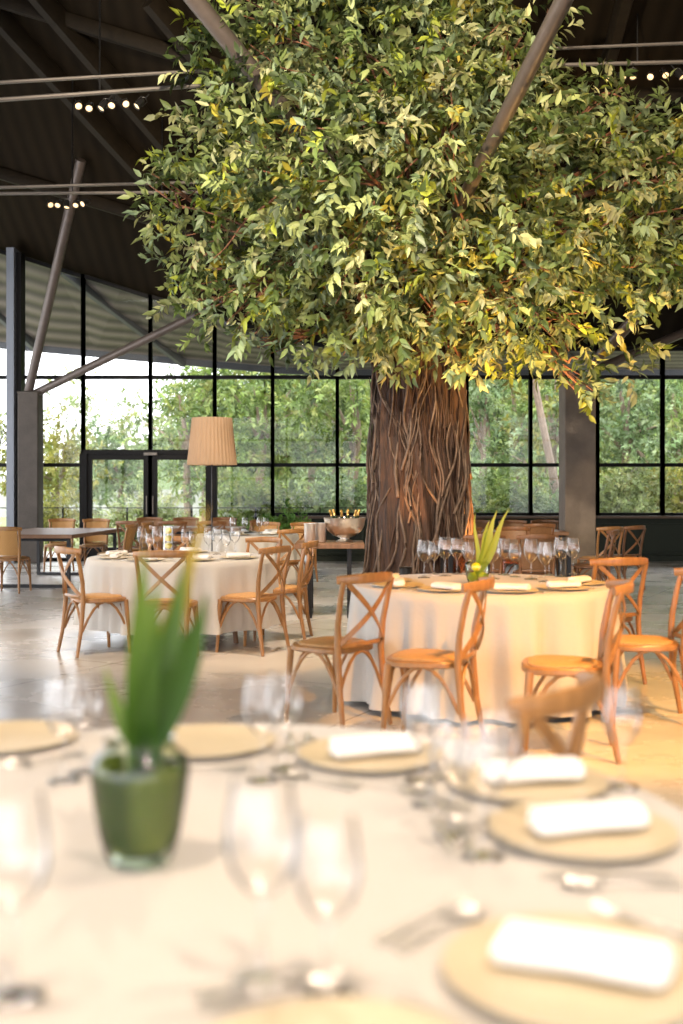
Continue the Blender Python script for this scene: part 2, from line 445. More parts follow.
# ---- canopy outside (ribbed soffit with a fascia)
c1 = M(); yo, yi = 24.6, ZB + 0.15
def can_h(x): return max(3.98, 4.45 - 0.09 * (x + 6.0))
def can_hi(x): return edge_h(x) + 0.08
vs, fs = [], []
for i in range(21):
    x = -14 + 28 * i / 20
    vs += [(x, yo, can_h(x) + .12), (x, yi, can_hi(x))]
for i in range(20): fs.append((2 * i, 2 * i + 1, 2 * i + 3, 2 * i + 2))
c1.add(vs, fs); struct(c1, 'ceiling_canopy', 'soffit', smooth=False)
c2 = M(); pts = [(-14 + 28 * i / 20, yo + .05, can_h(-14 + 28 * i / 20) + 0.12) for i in range(21)]
c2.sweep(pts, 0.1, 0.30, n=8, sq=8); struct(c2, 'trim_5', 'fascia')
for xa in (-7.5, -4.2, -1.0, 5.2):
    b = M(); b.sweep([(xa - 1.2, yi, can_hi(xa - 1.2) - .14), (xa + .6, yo, can_h(xa + .6) + .02)], 0.14, 0.2, n=8, sq=8)
    o = b.build('canopy_beam', 'fascia'); o['kind'] = 'structure'

# ---- garden ground
g = M(); g.add([(-80, ZB - .2, -0.06), (80, ZB - .2, -0.06), (80, 130, -0.06), (-80, 130, -0.06)], [(0, 1, 2, 3)])
struct(g, 'ground', 'lawn', smooth=False)
g = M(); g.add([(-14, ZB + .05, -0.03), (14, ZB + .05, -0.03), (14, 24.4, -0.03), (-14, 24.4, -0.03)], [(0, 1, 2, 3)])
struct(g, 'ground_paving', 'paving', smooth=False)
rl = empty('garden_railing', (-3.5, 25.2, 0), label='thin dark cable railing along the paving outside the glazed doors', cat='railing')
for i in range(9):
    p = M(); p.box((-6 + 1.5 * i, 0, .45), (.035, .035, .96)); p.build('post', 'frame', rl)
for z in (.94, .45):
    p = M(); p.sweep([(-6, 0, z), (6, 0, z)], .022, n=6); p.build('rail', 'frame', rl)

# ================================================================== LEAVES
LEAF_V = np.array([(0, 0, 0), (-.40, .22, .06), (-.46, .52, .07), (0, 1, -.12), (.46, .52, .07), (.40, .22, .06), (0, .26, -.01), (0, .60, -.02)], dtype=np.float64)
LEAF_F = np.array([(0, 6, 1), (1, 6, 7), (1, 7, 2), (2, 7, 3), (0, 5, 6), (5, 7, 6), (5, 4, 7), (4, 3, 7)], dtype=np.int32)
LN = len(LEAF_V)
def leaf_mesh(name, pos, direc, normal, length, width, cols):
    """all leaves of one crown: pos/direc/normal (n,3), length/width (n,), cols (n,3)"""
    n = len(pos)
    d = direc / np.linalg.norm(direc, axis=1, keepdims=True)
    s = np.cross(d, normal); s /= np.linalg.norm(s, axis=1, keepdims=True) + 1e-9
    u = np.cross(s, d)
    V = (pos[:, None, :] + s[:, None, :] * (LEAF_V[None, :, 0:1] * width[:, None, None])
         + d[:, None, :] * (LEAF_V[None, :, 1:2] * length[:, None, None])
         + u[:, None, :] * (LEAF_V[None, :, 2:3] * length[:, None, None])).reshape(-1, 3)
    Fi = (LEAF_F[None] + (np.arange(n) * LN)[:, None, None]).reshape(-1, 3)
    me = bpy.data.meshes.new(name)
    me.vertices.add(len(V)); me.vertices.foreach_set('co', V.ravel().astype(np.float32))
    nf = len(Fi)
    me.loops.add(nf * 3); me.loops.foreach_set('vertex_index', Fi.ravel().astype(np.int32))
    me.polygons.add(nf); me.polygons.foreach_set('loop_start', np.arange(0, nf * 3, 3, dtype=np.int32))
    me.update(calc_edges=True)
    a = me.color_attributes.new('tint', 'FLOAT_COLOR', 'POINT')
    c = np.ones((n, LN, 4), dtype=np.float32); c[:, :, :3] = cols[:, None, :]
    a.data.foreach_set('color', c.ravel())
    return me
def rand_dirs(n):
    v = NP.normal(size=(n, 3)); return v / np.linalg.norm(v, axis=1, keepdims=True)
def sprays(blobs, dens, palette, weights, leaf_len, per=(6, 10), spread=0.16, shell=0.5, droop=0.35, flat=1.0, up=0.0):
    """leaf sprays on lumpy blobs: (centre xyz, radius[, density factor])"""
    P, D, NN, L, W, C = [], [], [], [], [], []
    pal = np.array(palette); wt = np.array(weights) / sum(weights)
    for b in blobs:
        c, r = np.array(b[0]), b[1]; k = b[2] if len(b) > 2 else 1.0
        ns = max(6, int(dens * k * r * r))
        dirs = rand_dirs(ns)
        rad = r * (shell + (1 - shell) * NP.random(ns) ** 0.6) * (1 + 0.16 * NP.normal(size=ns))
        ctr = c + dirs * rad[:, None] * np.array((1, 1, flat))
        axis = dirs + rand_dirs(ns) * 0.7; axis[:, 2] -= droop; axis[:, 2] += up
        axis /= np.linalg.norm(axis, axis=1, keepdims=True)
        tone = NP.choice(len(pal), ns, p=wt); bright = np.clip(NP.normal(1.0, 0.27, ns), .35, 1.8)
        for i in range(ns):
            nl = NP.integers(per[0], per[1] + 1)
            t = np.linspace(0, 1, nl)
            ax = axis[i]; pos = ctr[i] + ax * (t[:, None] * spread * 2)
            side = rand_dirs(nl) * 1.0; side -= (side @ ax)[:, None] * ax
            side /= np.linalg.norm(side, axis=1, keepdims=True) + 1e-9
            dd = ax * (0.5 + 0.5 * t[:, None]) + side * 0.85; dd[:, 2] -= 0.15
            nn = dirs[i] * 0.8 + rand_dirs(nl) * 0.55; nn[:, 2] += 0.4
            ll = leaf_len * NP.uniform(.7, 1.2, nl)
            P.append(pos); D.append(dd); NN.append(nn); L.append(ll); W.append(ll * NP.uniform(.34, .46, nl))
            cc = pal[tone[i]] * bright[i] * NP.uniform(.85, 1.15, (nl, 1))
            C.append(np.clip(cc, 0.005, .95))
    return [np.concatenate(x) for x in (P, D, NN, L, W, C)]
def foliage(name, parent, mat, data):
    me = leaf_mesh(name, *data); me.materials.append(MAT[mat])
    o = bpy.data.objects.new(name, me); COL.objects.link(o); o.parent = parent; return o

# ================================================================== THE TREE
TX, TY = 1.0, 14.0
tree = empty('indoor_tree', (TX, TY, 0), label='huge leafy tree with a thick twisted root-wrapped trunk in the middle of the hall', cat='tree')
# trunk
tm = M(); rings, seg = 44, 120
ph = [random.uniform(0, 2 * PI) for _ in range(12)]
vs = []
for i in range(rings + 1):
    z = 5.2 * i / rings
    base = 0.56 + 0.02 * math.sin(z * 1.3) + 0.17 * math.exp(-z / 0.30) + 0.05 * math.exp(-((z - 1.0) / .8) ** 2) + (0.10 * max(0, z - 3.0) if z < 4.2 else .12)
    for j in range(seg):
        a = 2 * PI * j / seg
        tw = a + 0.16 * z + .12 * math.sin(1.4 * z + 2 * a)
        w = 0.030 * math.sin(9 * tw + ph[0]) + 0.026 * math.sin(17 * tw + ph[1] + 0.5 * z) + 0.02 * math.sin(31 * tw + ph[2] - z) + 0.03 * math.sin(3 * a + ph[3] + .6 * z)
        w += 0.012 * math.sin(47 * a + 3 * z + ph[4])
        fl = 1 + 0.22 * math.exp(-z / .25) * math.sin(7 * a + ph[5])
        r = base * fl + w
        vs.append((r * math.cos(a), r * math.sin(a), z))
tm.add(vs, [(i * seg + j, i * seg + (j + 1) % seg, (i + 1) * seg + (j + 1) % seg, (i + 1) * seg + j) for i in range(rings) for j in range(seg)])
# fine strands of bark
def trunk_r(z): return 0.56 + 0.17 * math.exp(-z / 0.30) + 0.05 * math.exp(-((z - 1.0) / .8) ** 2) + 0.10 * max(0, min(z, 4.2) - 3.0)
for s_ in range(230):
    a = random.uniform(0, 2 * PI); z = random.uniform(0, 2.6); L = random.uniform(.7, 2.2); p = random.uniform(0, 6)
    pts = []; dr = random.uniform(-.25, .3); off = random.uniform(.015, .05)
    for k in range(9):
        zz = z + L * k / 8; aa = a + dr * (k / 8) + .07 * math.sin(3 * zz + p)
        rr = trunk_r(zz) + off + .015 * math.sin(5 * zz + p)
        pts.append((rr * math.cos(aa), rr * math.sin(aa), zz))
    w0 = random.uniform(.010, .028)
    tm.sweep(pts, [w0 * (.5 + .5 * math.sin(PI * (k + .6) / 9.2)) for k in range(9)], n=5)
tm.build('trunk', 'bark', tree, sharp=1.2)
# thicker aerial roots winding over the trunk
for s_ in range(46):
    a = -PI / 2 + random.uniform(-1.6, 1.6) if s_ < 38 else random.uniform(0, 2 * PI)
    r_ = M(); pts, ws = [], []
    z0 = random.uniform(0.0, 1.7); z1 = z0 + random.uniform(1.0, 2.3); p = random.uniform(0, 6); dr = random.uniform(-.75, .75); w0 = random.uniform(.028, .055)
    if s_ % 3 == 0: z0 = -.02
    for k in range(22):
        t = k / 21; zz = z0 + (z1 - z0) * t
        aa = a + dr * (t - .5) + .16 * math.sin(2.6 * zz + p) + .06 * math.sin(7 * zz + 2 * p)
        rr = trunk_r(max(zz, .02)) + .055 + .03 * math.sin(4 * zz + p) + (.06 if zz < .3 else 0)
        pts.append((rr * math.cos(aa), rr * math.sin(aa), zz)); ws.append(w0 * (1.0 - .6 * t) * (0.55 if k in (21,) else 1))
    r_.sweep(pts, ws, n=7); r_.build('aerial_root', 'root', tree, sharp=1.2)

# crown blobs in world space
def B(px, py, d, r, k=1.0):
    p = at(px, py, d); return ((p.x - TX, p.y - TY, p.z), r, k)
CROWN = [B(182, 205, 13.5, .55), B(205, 165, 13.4, .55), B(235, 95, 13.2, .62), B(250, 45, 12.9, .75), B(195, 265, 13.5, .42), B(185, 300, 13.4, .28), B(215, 225, 13.2, .65),
         B(300, 20, 12.5, 1.0), B(285, 110, 12.4, 1.1), B(275, 200, 12.4, 1.0), B(265, 275, 12.9, .7), B(250, 318, 13.1, .30), B(225, 300, 13.2, .45), B(310, 320, 12.9, .5), B(268, 342, 13.1, .14),
         B(370, 50, 12.3, 1.3), B(370, 170, 11.9, 1.3), B(345, 260, 12.3, .9), B(400, 275, 12.4, .9), B(360, 325, 12.8, .45), B(425, 320, 12.9, .55), B(450, 358, 13.0, .25), B(395, 345, 13.0, .25),
         B(450, 45, 12.8, 1.1), B(455, 130, 12.1, 1.2), B(470, 220, 12.0, 1.2), B(490, 300, 12.6, .8), B(510, 335, 12.9, .45), B(525, 30, 13.4, .45, .6), B(510, 100, 13.3, .7, .7),
         B(545, 190, 12.7, 1.0), B(555, 270, 12.6, .85), B(560, 330, 12.9, .42), B(572, 362, 13.0, .27), B(583, 385, 13.1, .14), B(535, 120, 13.4, .5, .8),
         B(620, 215, 12.7, .95), B(615, 130, 13.2, .6), B(608, 90, 13.5, .32), B(655, 160, 13.2, .6), B(640, 265, 12.9, .5), B(690, 215, 13.0, .9), B(675, 270, 13.0, .4), B(740, 190, 13.5, 1.0), B(608, 300, 12.9, .35), B(632, 335, 13.2, .16), B(625, 375, 13.4, .13), B(660, 120, 13.6, .35),
         B(300, 160, 14.5, 1.1, .7), B(420, 140, 14.5, 1.3, .7), B(560, 200, 14.6, 1.1, .7), B(450, 240, 14.8, 1.3, .7), B(650, 210, 14.8, .9, .7), B(330, 260, 14.5, .9, .7),
         B(380, -60, 12.6, 1.2), B(290, -50, 12.8, .8), B(470, -40, 13.2, 1.0)]
PAL = [(.085, .125, .036), (.150, .195, .064), (.25, .29, .112), (.38, .385, .19), (.26, .30, .040), (.38, .32, .05), (.185, .24, .130), (.052, .075, .022)]
WT = [2.6, 3.6, 4.0, 2.6, 1.5, .55, 3.2, 1.4]
data = sprays(CROWN, 135, PAL, WT, .158, per=(6, 10), spread=.14, shell=.45, droop=.25)
keep = np.array([p[2] < ceil_h(p[0] + TX, p[1] + TY) - .35 for p in data[0]])
data = [d[keep] for d in data]
foliage('foliage', tree, 'leaf', data)
# limbs and branches
rnd = random.Random(5)
def limb(p, q, r0, r1, sag, name='branch'):
    b = M(); pts, ws = [], []; p, q = Vector(p), Vector(q); L = (q - p).length
    off = Vector((rnd.uniform(-1, 1), rnd.uniform(-1, 1), rnd.uniform(-.5, .5))) * .09 * L
    for k in range(12):
        t = k / 11; v = p.lerp(q, t) + off * math.sin(PI * t) + Vector((0, 0, sag * math.sin(PI * t)))
        v += Vector((math.sin(9 * t + L), math.cos(7 * t + 2 * L), math.sin(6 * t))) * .022 * L * t
        pts.append(v); ws.append(2 * (r0 + (r1 - r0) * t))
    b.sweep(pts, ws, n=8); return b, pts
crown_pt = Vector((0, 0, 4.2)); nb = 0
for b in CROWN[:44]:
    c = Vector(b[0]); a = math.atan2(c.y, c.x); start = Vector((.42 * math.cos(a), .42 * math.sin(a), 3.4 + rnd.uniform(0, 1.2)))
    mesh, pts = limb(start, c, .055, .014, .18 * (c - start).length * .5)
    for j in range(5):
        s = pts[rnd.randint(5, 11)]; d = Vector((rnd.gauss(0, 1), rnd.gauss(0, 1), rnd.gauss(-.1, .8))).normalized()
        sub, _ = limb(s, c + d * b[1] * rnd.uniform(.7, 1.0), .016, .006, .04)
        mesh.add(sub.v, sub.f)
    mesh.build('branch', 'branch', tree, sharp=1.2)

# ================================================================== GARDEN TREES
GP = [(.15, .20, .075), (.22, .27, .10), (.30, .34, .15), (.10, .14, .05), (.38, .38, .19), (.26, .25, .11)]  # garden leaf tones, muted: outdoor haze and flare are put into the colour
def garden_tree(x, y, h, crown, dens, leaf, pal, wts, label, trunk=.12, lean=0.0, cat='tree', name='garden_tree', group=None, tr=True):
    t = empty(name, (x, y, -.06), label=label, cat=cat, group=group)
    foliage('foliage', t, 'gleaf', sprays(crown, dens * 1.7, [(.84 * c_[0], .94 * c_[1], .76 * c_[2]) for c_ in pal], wts, leaf, per=(8, 12), spread=leaf * 1.1, shell=.35, droop=.2))
    if tr:
        b = M(); b.sweep([(0, 0, 0), (lean * .3, 0, h * .3), (lean * .6 + .1, 0, h * .55), (lean, 0, h * .8)], [trunk * 2, trunk * 1.6, trunk * 1.2, trunk * .5], n=8)
        b.build('trunk', 'gbark', t)
        for c in crown[:7]:
            q = M(); s = Vector((lean * .5, 0, h * .45)); c_ = Vector(c[0])
            q.sweep([s, s.lerp(c_, .5) + Vector((0, 0, .2)), c_], [trunk * .8, trunk * .5, trunk * .2], n=6); q.build('branch', 'gbark', t)
    return t
GR = random.Random(3)
def blobs(h, w, n, low=.25, r=.3):
    out = []
    for i in range(n):
        a = GR.uniform(0, 2 * PI); f = GR.uniform(0, 1) ** .6; zz = h * GR.uniform(low, .92)
        k = math.sin(PI * min(1, max(.12, (zz / h - low * .6) / (1 - low * .5))))
        out.append(((w * f * k * math.cos(a), w * f * k * math.sin(a), zz), w * r * GR.uniform(.8, 1.25)))
    out.append(((0, 0, h * .6), w * .5))
    return out
LIGHT = ([(.34, .36, .22), (.42, .42, .29), (.26, .29, .17), (.38, .34, .22)], [3, 2, 3, 1.5])  # palest leaves, washed-out look of flare painted into their colour
MID = (GP, [3, 4, 3, 2, 1.5, 1])
GOLD = ([(.31, .26, .09), (.24, .23, .08), (.37, .32, .13), (.17, .18, .06)], [3, 3, 2, 2])
COOL = ([(.18, .24, .14), (.26, .31, .21), (.12, .17, .09), (.33, .36, .26)], [3, 3, 2, 2])
def gx(px, y): return (px - X0) * y / F
# (px, depth, height, half width, n blobs, density, leaf, palette, label)
for (px, y, h, w, nb_, dens, leaf, pal, label) in (
    (55, 36, 3.6, 2.3, 13, 30, .20, GOLD, 'golden bushy tree outside the pane next to the concrete column'),
    (65, 60, 7.4, 3.6, 12, 8, .30, LIGHT, 'thin pale distant tree against the white sky near the corner post'),
    (118, 44, 4.0, 2.6, 13, 26, .22, COOL, 'round pale green tree outside the first glazed door leaf'),
    (128, 66, 7.2, 3.4, 12, 8, .30, LIGHT, 'sparse far tree with sky showing through above the double doors'),
    (190, 33, 5.4, 2.1, 15, 34, .19, MID, 'mid green tree outside the second glazed door leaf'),
    (205, 42, 7.7, 2.4, 14, 26, .22, COOL, 'tall loose tree outside between doors and tall shaded lamp'),
    (258, 31, 5.9, 2.2, 18, 40, .18, MID, 'dense green tree outside behind the tall shaded lamp'),
    (310, 34, 6.6, 2.3, 18, 38, .19, COOL, 'dense tree outside the panes between lamp and trunk'),
    (352, 29, 5.4, 1.9, 16, 40, .17, MID, 'leafy green tree outside just beside the big trunk'),
    (285, 46, 9.0, 4.2, 20, 26, .24, MID, 'broad tall tree at the back of the garden beyond the lamp'),
    (480, 30, 5.3, 1.9, 16, 42, .17, COOL, 'cool green tree outside close beside the lit edge of the trunk'),
    (520, 36, 6.6, 2.5, 18, 38, .19, MID, 'green tree with pale leaning trunks outside beyond the round white table'),
    (556, 31, 5.2, 1.6, 13, 34, .17, GOLD, 'yellowing tree outside beside the grey column'),
    (628, 30, 5.6, 2.0, 18, 42, .17, COOL, 'pale blue-green tree outside past the grey column'),
    (680, 33, 5.8, 2.2, 18, 40, .18, MID, 'bright green tree outside the panes farthest past the grey column'),
    (640, 46, 9.0, 4.2, 20, 26, .24, MID, 'broad tall tree at the back of the garden past the grey column'),
    (470, 48, 9.0, 4.0, 20, 26, .24, COOL, 'broad tall tree at the back of the garden behind the trunk'),
    (745, 36, 6.5, 2.6, 16, 30, .2, COOL, 'green tree outside beyond the last visible pane'),
    (-40, 40, 6.0, 2.6, 14, 22, .22, LIGHT, 'pale tree outside past the corner post'),
):
    garden_tree(gx(px, y), y, h, blobs(h, w, nb_), dens, leaf, pal[0], pal[1], label, trunk=.10 if h < 5 else .15, lean=GR.uniform(-.4, .4))
# pale leaning trunk seen past the lit trunk edge
for (p, q, lab) in ((at(556, 490, 27), at(532, 370, 27), 'slender pale leaning trunk outside between big trunk and grey column'),):
    b = M(); b.sweep([(p.x, 27, -.06), p, q, (q.x - .5, 27, q.z + 1.2)], [.26, .22, .16, .08], n=8)
    tag(b.build('bare_trunk', 'gbark'), lab, 'tree trunk')
# shrubs along the glazing
for (px, y, h, w, pal, label) in (
    (60, 27.5, 1.15, .9, GOLD, 'low yellow-green shrub on the lawn below the golden tree'),
    (150, 28, 1.0, 1.2, LIGHT, 'low pale shrub outside beyond the door railing'),
    (240, 26.5, 1.7, 1.1, MID, 'tall feathery shrub outside below the shaded lamp'),
    (295, 26, 1.35, 1.2, MID, 'round green shrub outside behind the far clothed table'),
    (345, 26, 1.5, 1.1, COOL, 'green shrub outside behind the champagne bowl'),
    (495, 26, 1.6, 1.2, MID, 'leafy shrub outside just past the trunk'),
    (548, 26.5, 1.5, 1.2, COOL, 'soft green shrub outside beside the grey column'),
    (625, 26, 1.7, 1.3, LIGHT, 'pale green shrub outside above the dark panelling'),
    (680, 26, 1.55, 1.3, GOLD, 'yellow-green shrub outside above the last dark panel'),
):
    garden_tree(gx(px, y), y, h, blobs(h, w, 9, low=.2, r=.42), 120, .12, pal[0], pal[1], label, cat='shrub', name='garden_shrub', tr=False)
hm = M(); nx_, ny_ = 80, 14; vs = []
for j in range(ny_ + 1):
    for i in range(nx_ + 1):
        x = -90 + 180 * i / nx_; y = 60 + 60 * j / ny_
        hh = 1.5 + 13.5 / (1 + math.exp(-(x + 9) / 5.0)); k = math.sin(PI * .5 * min(1, j / 5))
        vs.append((x, y, -.1 + hh * k * (1 + .10 * math.sin(x * .35 + y * .1) + .06 * math.sin(x * .9 + 1.7 * y))))
hm.add(vs, [(j * (nx_ + 1) + i, j * (nx_ + 1) + i + 1, (j + 1) * (nx_ + 1) + i + 1, (j + 1) * (nx_ + 1) + i) for j in range(ny_) for i in range(nx_)])
struct(hm, 'hills', 'hill', sharp=2.0)
ww = M(); ww.box((-12.0, 52, .7), (22, .3, 1.3)); struct(ww, 'wall_garden', 'whitewall')

# ================================================================== CHAIRS
def arc(p, q, mid, n=9):
    p, q, mid = Vector(p), Vector(q), Vector(mid); c = mid * 2 - (p + q) / 2
    return [(1 - t) ** 2 * p + 2 * t * (1 - t) * c + t * t * q for t in [i / (n - 1) for i in range(n)]]
def seat_outline(k=1.0, n=40):
    pts = []
    for i in range(n):
        a = 2 * PI * i / n; c, s = math.cos(a), math.sin(a); e = 2 / 3.0
        x = math.copysign(abs(c) ** e, c) * .215 * k; y = math.copysign(abs(s) ** e, s) * .21 * k
        x *= 1 + .10 * (y / .21)
        pts.append((x, y))
    return pts
def slab(outline_fn, levels):
    b = M(); n = 40; vs = []
    for k, z in levels:
        vs += [(x, y, z) for x, y in outline_fn(k, n)]
    fs = [(i * n + j, i * n + (j + 1) % n, (i + 1) * n + (j + 1) % n, (i + 1) * n + j) for i in range(len(levels) - 1) for j in range(n)]
    fs += [tuple(reversed(range(n))), tuple(range((len(levels) - 1) * n, len(levels) * n))]
    b.add(vs, fs); return b
def make_chair(name, cat, wood, pad, cane=False):
    t = empty(name); tag(t, None, cat)
    s = slab(seat_outline, ((.94, .425), (1.0, .432), (1.0, .452), (.96, .462))).build('seat', wood, t)
    slab(seat_outline, ((.84, .458), (.84, .468), (.78, .474))).build('seat_pad', pad, s)
    TOPZ = .86
    for sx in (-1, 1):
        f = M(); f.sweep([(sx * .185, .165, .44), (sx * .192, .178, .25), (sx * .200, .192, 0)], [.040, .036, .026], n=10, up=(0, 1, 0)); f.build('leg', wood, t)
        r = M(); r.sweep([(sx * .195, -.265, 0), (sx * .180, -.225, .22), (sx * .178, -.205, .44), (sx * .186, -.215, .60), (sx * .196, -.245, .75), (sx * .200, -.272, .845)],
                         [.028, .036, .040, .036, .034, .032], n=10, up=(0, 1, 0)); r.build('back_post', wood, t)
        # arched brace under the side of the seat
        b = M(); b.sweep(arc((sx * .190, .172, .20), (sx * .180, -.215, .20), (sx * .186, -.02, .435)), .018, .022, n=8); b.build('brace', wood, t)
    b = M(); b.sweep(arc((-.188, .172, .20), (.188, .172, .20), (0, .172, .435)), .018, .022, n=8, up=(0, 1, 0)); b.build('brace', wood, t)
    b = M(); b.sweep(arc((-.180, -.218, .20), (.180, -.218, .20), (0, -.212, .435)), .018, .022, n=8, up=(0, 1, 0)); b.build('brace', wood, t)
    # bent top rail
    tr = M(); pts = []
    for i in range(15):
        u = -1 + 2 * i / 14; pts.append((u * .222, -.345 + .105 * abs(u) ** 2.2, TOPZ - .010 * u * u))
    tr.sweep(pts, [.020 + .006 * (abs(i - 7) / 7) for i in range(15)], [.058 - .012 * (abs(i - 7) / 7) ** 3 for i in range(15)], n=12, sq=3.2)
    tr.build('top_rail', wood, t)
    lo = M(); lo.sweep(arc((-.180, -.210, .482), (.180, -.210, .482), (0, -.240, .482), 9), .018, .026, n=8, sq=3); lo.build('lower_rail', wood, t)
    if not cane:
        for sx in (-1, 1):
            c = M(); pts = []
            for i in range(13):
                u = i / 12; x = sx * (-.176 + .352 * u); z = .492 + .338 * u
                y = -.225 - .055 * u - .045 * math.sin(PI * u) + (.004 * sx)
                pts.append((x, y, z))
            c.sweep(pts, .010, .032, n=8, up=(0.3 * sx, 0, 1), sq=3.2); c.build('cross_slat', wood, t)
    else:
        b = M(); n = 10; vs = []
        for i in range(n + 1):
            u = -1 + 2 * i / n
            for z, yb in ((.50, -.236), (.83, -.335)):
                y = yb + (.03 if z < .6 else .062) * u * u
                vs += [(u * .172, y, z), (u * .172, y - .008, z)]
        for i in range(n):
            o, p = 4 * i, 4 * (i + 1)
            b.add([], []) ; b.f += []
        fs = []
        for i in range(n):
            o, p = 4 * i, 4 * (i + 1)
            fs += [(o, o + 2, p + 2, p), (o + 1, p + 1, p + 3, o + 3), (o, p, p + 1, o + 1), (o + 2, o + 3, p + 3, p + 2)]
        b.add(vs, fs); b.build('cane_panel', 'cane' if wood == 'wood' else 'seat_dark', t)
    return t
XC = Proto(make_chair('cross_back_chair', 'chair', 'wood', 'seat'))
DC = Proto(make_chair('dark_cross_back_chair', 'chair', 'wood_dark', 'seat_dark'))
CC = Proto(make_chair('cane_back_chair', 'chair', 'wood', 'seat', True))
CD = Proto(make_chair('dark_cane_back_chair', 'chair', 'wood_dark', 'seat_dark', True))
def chair(proto, bx, by, fx, fy, label, group, sc=1.0):
    """bx, by: where the back of the chair stands; fx, fy: the way it faces"""
    l = math.hypot(fx, fy); fx, fy = fx / l, fy / l
    return proto.place((bx + fx * .24 * sc, by + fy * .24 * sc, 0), math.atan2(-fx, fy), label, group, sc)
GT, GL, GN = 'chairs round the white table by the trunk', 'chairs round the white table with the tall lemon vase', 'chairs round the near white table'
chair(XC, .13, 6.22, -.72, .70, 'honey wood cross-back chair turned away from the cloth, between the two round white tables', GT, 1.02)
chair(XC, .70, 5.80, -.945, .33, 'cross-back chair half side-on at the middle front of the white table by the trunk', GT, 1.02)
chair(XC, 1.40, 5.62, -.985, .17, 'cross-back chair seen edge-on at the golden-lit side of the white cloth', GT, 1.02)
chair(XC, 1.95, 7.6, -.30, .95, 'cross-back chair behind the white table, back flat to view, toward the dark panelling', GT, 1.02)
chair(XC, 2.04, 6.45, -.99, .10, 'cross-back chair cut by the edge, standing farthest out from the white table by the trunk', GT, 1.02)
chair(XC, -2.26, 9.0, .80, .60, 'cross-back chair at the window side of the table with the tall lemon vase', GL, 1.02)
chair(XC, -1.40, 8.46, .03, 1, 'cross-back chair with its back square to view, behind the green leaf tips', GL, 1.02)
chair(XC, -.57, 9.08, -.86, .50, 'cross-back chair at the lemon vase table, nearest the champagne table', GL, 1.02)
chair(XC, -.33, 9.95, -.99, .12, 'edge-on cross-back chair standing right against the champagne table', GL, 1.02)
chair(XC, -.80, 11.02, -.5, -.86, 'cross-back chair at the far side of the lemon vase table, only its rail showing', GL)
chair(XC, -1.79, 11.2, .25, -.97, 'cross-back chair behind the clear glasses and the stacked lemons', GL)
chair(XC, .50, 2.62, -.84, .54, 'blurred honey chair at the near table, only its curved top rail showing', GN, 1.04)

# ================================================================== TABLES
def round_cloth(R, seed, drop, flare=.03, folds=13, hem=.03):
    rr = random.Random(seed); b = M(); n = 180; rows = []
    p = [rr.uniform(0, 6.28) for _ in range(6)]
    amps = [rr.uniform(.5, 1) for _ in range(6)]
    vs = [(0, 0, .757)]
    for k in range(1, 7): rows.append((R * k / 6.0 * .99, .757, 0))
    rows.append((R + .004, .752, 0)); 
    for k in range(1, 13):
        t = k / 12; rows.append((R + .008 + flare * t, .75 - (.75 - drop) * t, t))
    for (r, z, t) in rows:
        for j in range(n):
            a = 2 * PI * j / n
            w = (amps[0] * math.sin(folds * a + p[0]) + amps[1] * .7 * math.sin((folds + 4) * a + p[1]) + amps[2] * .5 * math.sin((2 * folds + 3) * a + p[2] + t) + .4 * math.sin((3 * folds - 2) * a + p[3])) / 2.2
            q = r + w * (.11 * t ** .8)
            vs.append((q * math.cos(a), q * math.sin(a), z + (.004 * math.sin(5 * a + p[4]) * t)))
    fs = [(0, 1 + j, 1 + (j + 1) % n) for j in range(n)]
    for i in range(len(rows) - 1):
        for j in range(n):
            a, c = 1 + i * n + j, 1 + i * n + (j + 1) % n
            fs.append((a, a + n, c + n, c))
    b.add(vs, fs); return b
def round_table(x, y, R, tl, cl, seed, drop):
    t = empty('round_table', (x, y, 0), label=tl, cat='table')
    b = M(); b.lathe([(R - .012, .715), (R - .004, .72), (R - .004, .742), (R - .012, .747)], 64, cap0=True, cap1=True); b.build('tabletop', 'tabletop', t)
    for k in range(4):
        a = PI / 4 + k * PI / 2 + .3; l = M(); l.sweep([(.60 * R * math.cos(a), .60 * R * math.sin(a), .72), (.70 * R * math.cos(a), .70 * R * math.sin(a), 0)], [.06, .045], n=10); l.build('leg', 'wood_dark', t)
    c = round_cloth(R, seed, drop).build('tablecloth', 'cloth', sharp=1.5); c.location = (x, y, 0); tag(c, cl, 'tablecloth')
    return t
NT, RT, LT = (-.27, 1.93, .95), (.93, 7.15, .855), (-1.47, 9.95, .85)
round_table(*NT, 'near round table wholly under a white cloth, holding the leafy vase', 'out-of-focus white tablecloth on the near table', 1, .06)
round_table(*RT, 'round table under the warm-lit cloth in front of the trunk', 'floor-length white tablecloth glowing golden before the trunk', 4, .035)
round_table(*LT, 'round table with dark leg tips below its cloth, holding the tall lemon vase', 'white tablecloth on the table with the tall lemon vase', 9, .15)
FT = (-1.30, 15.0, .70)
round_table(*FT, 'small far round table under white cloth behind the lemon vase table', 'white tablecloth on the far round table behind the champagne table', 12, .10)

